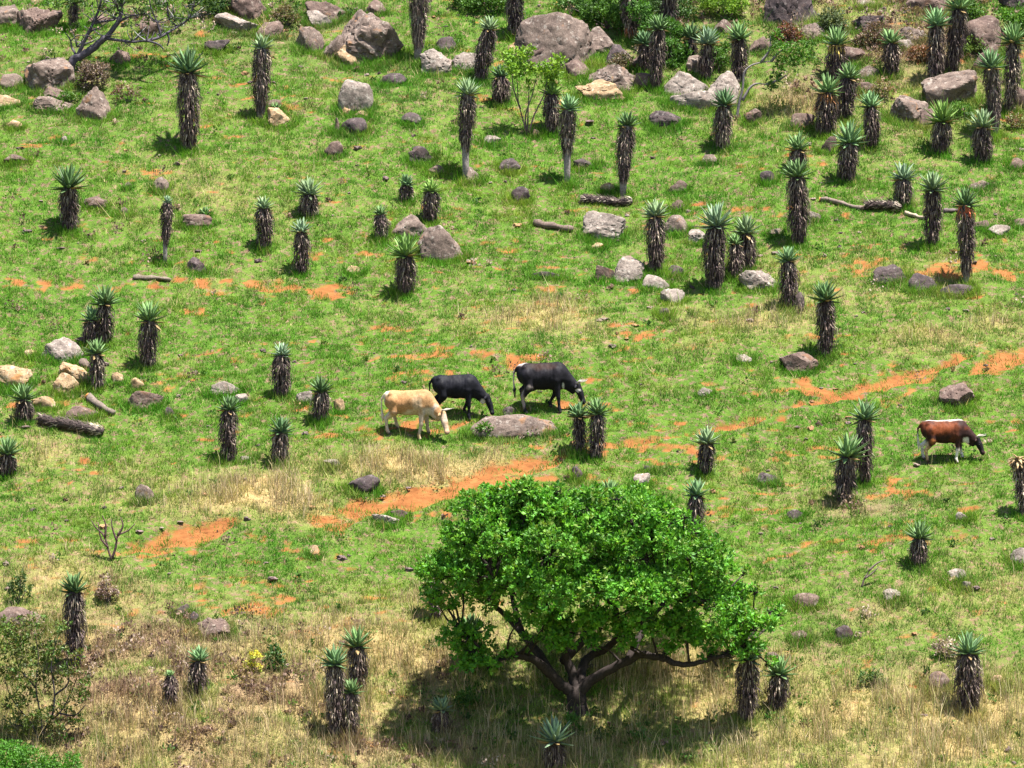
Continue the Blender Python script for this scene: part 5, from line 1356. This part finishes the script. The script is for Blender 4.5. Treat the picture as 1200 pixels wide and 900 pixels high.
def surface_net(fn, lo, hi, st):
    ax = [np.arange(lo[i], hi[i] + st, st) for i in range(3)]
    G = np.stack(np.meshgrid(*ax, indexing='ij'), -1)
    D = fn(G.reshape(-1, 3)).reshape(G.shape[:3])
    S = D < 0
    nx, ny, nz = D.shape
    corners = [(0, 0, 0), (1, 0, 0), (0, 1, 0), (1, 1, 0), (0, 0, 1), (1, 0, 1), (0, 1, 1), (1, 1, 1)]
    sl = lambda A, c: A[c[0]:nx - 1 + c[0], c[1]:ny - 1 + c[1], c[2]:nz - 1 + c[2]]
    cnt = sum(sl(S, c).astype(int) for c in corners)
    act = (cnt > 0) & (cnt < 8)
    idx = -np.ones(act.shape, int); idx[act] = np.arange(act.sum())
    num = np.zeros((act.sum(), 3)); den = np.zeros(act.sum())
    for i in range(8):
        for j in range(i + 1, 8):
            if sum(abs(corners[i][q] - corners[j][q]) for q in range(3)) != 1: continue
            da, db = sl(D, corners[i])[act], sl(D, corners[j])[act]
            cr = (da < 0) != (db < 0)
            t = np.where(cr, da / np.where(cr, da - db, 1), 0)
            p = np.array(corners[i])[None] * (1 - t)[:, None] + np.array(corners[j])[None] * t[:, None]
            num += p * cr[:, None]; den += cr
    cell = np.argwhere(act)
    V = (cell + num / den[:, None]) * st + np.array(lo)
    F = []
    for axn in range(3):
        o = [q for q in range(3) if q != axn]
        n_ = [nx, ny, nz]
        a = [slice(1, n_[q] - 1) for q in range(3)]; a[axn] = slice(0, n_[axn] - 1)
        b = list(a); b[axn] = slice(1, n_[axn])
        s0, s1 = S[tuple(a)], S[tuple(b)]
        w = np.argwhere(s0 != s1)
        flip = s0[s0 != s1]
        off = np.ones(3, int); off[axn] = 0
        c = w + off
        e1 = np.zeros(3, int); e1[o[0]] = 1
        e2 = np.zeros(3, int); e2[o[1]] = 1
        q0 = idx[tuple((c - e1 - e2).T)]; q1 = idx[tuple((c - e2).T)]; q2 = idx[tuple(c.T)]; q3 = idx[tuple((c - e1).T)]
        Q = np.stack([q0, q1, q2, q3], 1)
        if axn == 1: flip = ~flip
        Q[~flip] = Q[~flip][:, ::-1]
        F.append(Q)
    return V, np.concatenate(F)

def make_cow(name, label, px, py, size, yaw, coat, step, headdrop=0.0, horns=True, headturn=0.0, udder=False, sx=1.0):
    g = ground_at(px, py)
    O = np.array([g[0], g[1], float(H(g[0], g[1]))])
    cy, sy = math.cos(yaw), math.sin(yaw)
    def gz(x, y):                                            # ground under a foot, in the animal's own frame
        x = x * sx
        wx = O[0] + size * (x * cy - y * sy); wy = O[1] + size * (x * sy + y * cy)
        return (float(H(wx, wy)) - O[2]) / size
    hd = headdrop
    W = lambda x, y, z: np.array([x, y, z])
    parts = []
    feet = []
    for (fx, sgn, st) in ((.40, -1, step[0]), (.40, 1, step[1])):
        z = gz(fx + st, sgn * .15)
        foot = (fx + st + .02, sgn * .15, z)
        knee = (fx + st * .45 + .02, sgn * .145, .5 * (z + .74))
        parts += [((fx, sgn * .13, .78), knee, .125, .062), (knee, (fx + st, sgn * .15, z + .13), .058, .043), ((fx + st, sgn * .15, z + .13), (fx + st + .03, sgn * .15, z + .035), .046, .058)]
        feet.append((fx + st + .03, sgn * .15, z))
    for (fx, sgn, st) in ((-.60, -1, step[2]), (-.60, 1, step[3])):
        z = gz(fx + st, sgn * .16)
        stifle = (fx + .16 + st * .3, sgn * .165, .64 + .3 * z)
        hock = (fx - .06 + st * .8, sgn * .155, z + .43)
        fet = (fx + st, sgn * .16, z + .12)
        parts += [((-.50, sgn * .13, .92), stifle, .20, .135), (stifle, hock, .125, .062), (hock, fet, .058, .043), (fet, (fx + st + .04, sgn * .16, z + .035), .046, .058)]
        feet.append((fx + st + .04, sgn * .16, z))
    zm = gz(1.15, 0)
    # neck and head
    ht = headturn
    poll = W(1.02, ht * .25, .64 - hd); muzzle = W(1.20, ht * .55, max(.12 + zm, .20 - hd * 1.3 + zm * .5))
    def fn(P):
        d = sd_ell(P, (-.05, 0, .86), (.66, .265, .33))
        d = smin(d, sd_ell(P, (.40, 0, .87), (.30, .215, .36)), .10)
        d = smin(d, sd_ell(P, (-.52, 0, .95), (.30, .235, .27)), .10)
        d = smin(d, sd_cone(P, (-.72, 0, 1.10), (.42, 0, 1.165), .085, .085), .10)
        d = smin(d, sd_cone(P, (-.56, -.17, 1.10), (-.56, .17, 1.10), .07, .07), .07)
        d = smin(d, sd_cone(P, (.50, 0, .98), poll + W(-.06, 0, -.03), .235, .125, 1.35), .10)
        d = smin(d, sd_cone(P, (.56, 0, .72), poll + W(-.14, 0, -.17), .11, .06, 1.6), .10)
        for sg in (-1, 1):
            d = smin(d, sd_ell(P, (.40, sg * .15, .92), (.13, .09, .22)), .05)                  # shoulder blade
            d = -smin(-d, sd_ell(P, (-.36, sg * .31, 1.03), (.14, .09, .10)), .06)              # hollow flank
        for a, b, ra, rb in parts:
            d = smin(d, sd_cone(P, a, b, ra, rb), .035)
        # head
        d = smin(d, sd_cone(P, poll + W(0, 0, -.03), (poll + muzzle) / 2, .118, .098, 1.12), .05)
        d = smin(d, sd_cone(P, (poll + muzzle) / 2, muzzle, .095, .074), .04)
        d = smin(d, sd_cone(P, muzzle + W(.005, -.03, 0), muzzle + W(.005, .03, 0), .068, .068), .03)
        for sg in (-1, 1):
            d = smin(d, sd_ell(P, poll + W(.085, sg * .095, -.14), (.04, .03, .045)), .02)      # brow
            e0 = poll + W(-.02, sg * .10, -.01); e1 = poll + W(-.06, sg * .27, -.05)
            d = smin(d, sd_cone(P, e0, (e0 + e1) / 2, .028, .05), .02)
            d = smin(d, sd_cone(P, (e0 + e1) / 2, e1, .05, .014), .015)
        # tail
        tl = [(-.80, 0, 1.10), (-.90, .01, .98), (-.905, .02, .75), (-.88, .03, .52), (-.87, .03, .34)]
        for q, (r0, r1) in enumerate(((.045, .03), (.03, .024), (.024, .038), (.05, .02))):
            d = smin(d, sd_cone(P, tl[q], tl[q + 1], r0, r1), .02)
        if udder: d = smin(d, sd_ell(P, (-.36, 0, .58), (.14, .11, .09)), .05)
        return d
    V, F = surface_net(fn, (-1.02, -.42, -.42), (1.42, .42, 1.34), .021)
    rib = (1 - sstep(.25, .38, np.abs(V[:, 0] - .05))) * (1 - sstep(.12, .26, np.abs(V[:, 2] - .92)))
    V[:, 1] += np.sign(V[:, 1]) * .0022 * rib * np.sin(V[:, 0] * 62 + 1.5 * fbm2(V[:, 0] * 4, V[:, 2] * 4, 5, 2))
    V[:, 1] += .014 * fbm3(V[:, 0] * 5, V[:, 1] * 3, V[:, 2] * 5, 187, 2)
    V[:, 2] += .006 * fbm3(V[:, 0] * 9, V[:, 1] * 9, V[:, 2] * 9, 181, 2)
    C = coat(V, poll, muzzle, feet)
    t = thing(name, label, 'cow', O, 'grazing cattle', yaw)
    t.scale = (size * sx, size, size)
    body = put('body', mesh_np('body', V, F, True, np.clip(C, 0, 1)), t, M_COAT)
    if horns:
        for sg in (-1, 1):
            ac = Acc()
            h0 = poll + W(.01, sg * .085, .055)
            L_ = smooth_line([h0, h0 + W(.06, sg * .11, .05), h0 + W(.17, sg * .17, .055), h0 + W(.29, sg * .15, .085)], 4)
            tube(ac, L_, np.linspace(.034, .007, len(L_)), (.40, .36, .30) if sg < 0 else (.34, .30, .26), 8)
            ac.build('horn', M_HORN, t)
    for sg in (-1, 1):
        ac = Acc()
        V_ = ICO3 * np.array([.020, .014, .020]) + (poll + W(.075, sg * .118, -.165))
        ac.add(V_, ICO3F, (.012, .010, .010))
        ac.build('eye', M_HORN, t)
    return t

def patch(V, c, r, soft=.25, wob=.35, seed=3):
    q = (V - np.asarray(c)) / np.asarray(r)
    d = np.linalg.norm(q, axis=1) + wob * fbm3(V[:, 0] * 6, V[:, 1] * 6, V[:, 2] * 6, seed, 2)
    return (1 - sstep(1 - soft, 1 + soft, d))[:, None]

def over(C, col, m): return C * (1 - m) + np.asarray(col)[None] * m

BLK = (.010, .010, .014); WHT = (.46, .43, .40)
def hooves(C, V, feet, col=(.06, .05, .045)):
    for f in feet: C = over(C, col, patch(V, (f[0], f[1], f[2] + .01), (.09, .08, .05), .1, .05))
    return C

def coat_tan(V, poll, muz, feet):
    C = np.tile(np.array([.33, .185, .085]), (len(V), 1)) * (1 + .18 * fbm3(V[:, 0] * 3, V[:, 1] * 3, V[:, 2] * 3, 7, 3))[:, None]
    C = over(C, (.38, .20, .09), patch(V, (-.35, 0, .85), (.35, .4, .3), .6))
    C = over(C, (.46, .37, .27), patch(V, (.05, 0, .56), (.55, .4, .12), .6, .5))
    C = over(C, (.40, .28, .17), patch(V, (.30, -.2, .80), (.16, .2, .26), .6, .7))
    C = over(C, (.62, .52, .40), patch(V, (-.86, 0, .70), (.12, .3, .55), .4))
    for s in (-1, 1):
        C = over(C, (.46, .37, .28), patch(V, (-.62, s * .17, .30), (.20, .14, .42), .4))
        C = over(C, (.44, .34, .25), patch(V, (.42, s * .16, .25), (.16, .12, .42), .4))
    C = over(C, (.46, .38, .31), patch(V, (.66, 0, .66), (.24, .3, .20), .3))
    C = over(C, (.42, .32, .24), patch(V, (poll + muz) / 2, (.17, .25, .30), .6, .6))
    C = over(C, (.30, .20, .15), patch(V, muz, (.09, .1, .06), .3))
    C = over(C, (.62, .50, .36), patch(V, (-.74, 0, 1.14), (.14, .2, .10), .5))
    return hooves(C, V, feet, (.12, .09, .08))

def coat_black(V, poll, muz, feet):
    C = np.tile(np.array(BLK), (len(V), 1)) * (1 + .3 * fbm3(V[:, 0] * 4, V[:, 1] * 4, V[:, 2] * 4, 7, 3))[:, None]
    C = over(C, WHT, patch(V, (poll[0] - .14, poll[1], poll[2] - .20), (.09, .25, .13), .3))
    C = over(C, (.42, .34, .28), patch(V, (-.32, 0, .56), (.16, .2, .06), .3))
    return hooves(C, V, feet)

def coat_pied(V, poll, muz, feet):
    C = np.tile(np.array([.011, .010, .013]), (len(V), 1)) * (1 + .4 * fbm3(V[:, 0] * 4, V[:, 1] * 4, V[:, 2] * 4, 9, 3))[:, None]
    C = over(C, (.030, .014, .011), patch(V, (-.1, 0, 1.14), (.5, .3, .09), .6))
    C = over(C, (.34, .31, .29), patch(V, (-.64, 0, 1.19), (.13, .12, .05), .4, .6))
    C = over(C, (.40, .33, .29), patch(V, (-.91, 0, .82), (.05, .12, .26), .4))
    C = over(C, (.22, .18, .165), patch(V, (-.38, -.22, .60), (.13, .16, .07), .5, .8))
    C = over(C, WHT, patch(V, (.60, -.12, .60), (.035, .10, .13), .4, .6))
    C = over(C, WHT, patch(V, (poll[0] + .02, poll[1] - .1, poll[2] - .13), (.07, .07, .04), .4, .5))
    for s in (-1, 1): C = over(C, (.30, .23, .20), patch(V, (-.62, s * .17, .28), (.08, .1, .22), .4))
    return hooves(C, V, feet)

def coat_red(V, poll, muz, feet):
    C = np.tile(np.array([.030, .014, .013]), (len(V), 1))
    C = over(C, (.15, .040, .014), patch(V, (-.15, 0, 1.02), (.66, .6, .22), .45, .3))
    C = over(C, (.09, .028, .014), patch(V, (.30, 0, .80), (.16, .4, .22), .5))
    C = over(C, (.30, .11, .03), patch(V, (-.40, 0, .60), (.14, .4, .10), .5))
    C = over(C, (.55, .51, .46), patch(V, (-.10, 0, 1.24), (.72, .09, .065), .2, .25))
    C = over(C, (.55, .51, .46), patch(V, (-.88, 0, .48), (.10, .14, .34), .3))
    for k_, s in enumerate((-1, 1)):
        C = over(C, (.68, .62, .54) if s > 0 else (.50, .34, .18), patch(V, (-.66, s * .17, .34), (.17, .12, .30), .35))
        C = over(C, (.66, .60, .52), patch(V, (.46, s * .16, .18), (.18, .12, .22), .35))
    C = over(C, (.60, .55, .50), patch(V, (.66, 0, .64), (.12, .2, .13), .3))
    C = over(C, (.012, .010, .012), patch(V, (poll + muz) / 2, (.2, .3, .36), .2))
    return hooves(C, V, feet)

make_cow('grazing_cow', 'tan cow with pale legs and face, head down, in front of the black cow', 481, 509, .94, math.radians(-14), coat_tan, (-.10, .10, -.08, .12), .03, True, -.4, False, .93)
make_cow('grazing_cow', 'black cow without visible horns, grazing between the tan cow and another black cow', 535, 488, .89, math.radians(-4), coat_black, (.02, -.16, .05, -.06), .04, False, -.1, False, .89)
make_cow('grazing_cow', 'black cow with white rump mark and long horns, uppermost of the herd', 637, 481, 1.02, math.radians(-3), coat_pied, (.08, -.22, .04, -.03), -.02, True, -.1, True, .86)
make_cow('grazing_cow', 'red brown cow with white back line and tail, grazing alone', 1108, 540, .86, math.radians(-4), coat_red, (-.06, .12, .02, -.14), -.03, True, -.15, False, .93)
# ------------------------------------------------------------------ light, sky, camera
SUN = Vector((0.24, -0.11, 0.965)).normalized()
sl = bpy.data.lights.new('sun', 'SUN'); sl.energy = 4.6; sl.angle = math.radians(1.5); sl.color = (1.0, .955, .88)
so = bpy.data.objects.new('sun', sl); COL.objects.link(so)
so.rotation_euler = (-SUN).to_track_quat('-Z', 'Y').to_euler(); so.location = (20, -20, 60)
w = bpy.data.worlds.new('World'); scene.world = w; w.use_nodes = True
wn = w.node_tree.nodes; wl = w.node_tree.links
sky = wn.new('ShaderNodeTexSky'); sky.sky_type = 'NISHITA'; sky.sun_disc = False
sky.sun_elevation = math.asin(SUN.z); sky.sun_rotation = math.atan2(SUN.x, SUN.y)
wl.new(sky.outputs['Color'], wn['Background'].inputs['Color']); wn['Background'].inputs['Strength'].default_value = .06
cam = bpy.data.cameras.new('camera'); cam.lens = LENS; cam.sensor_width = SENSOR; cam.clip_end = 2500; cam.clip_start = 1
co = bpy.data.objects.new('camera', cam); COL.objects.link(co)
co.location = tuple(CAM)
co.rotation_euler = Vector(tuple(_fwd)).to_track_quat('-Z', 'Y').to_euler()
scene.camera = co
vs = scene.view_settings
scene.display_settings.display_device = 'sRGB'
vs.view_transform = 'Standard'; vs.look = 'None'; vs.gamma = 1.0; vs.use_curve_mapping = False; vs.exposure = 1.85
scene.cycles.max_bounces = 5; scene.cycles.diffuse_bounces = 2; scene.cycles.transmission_bounces = 3
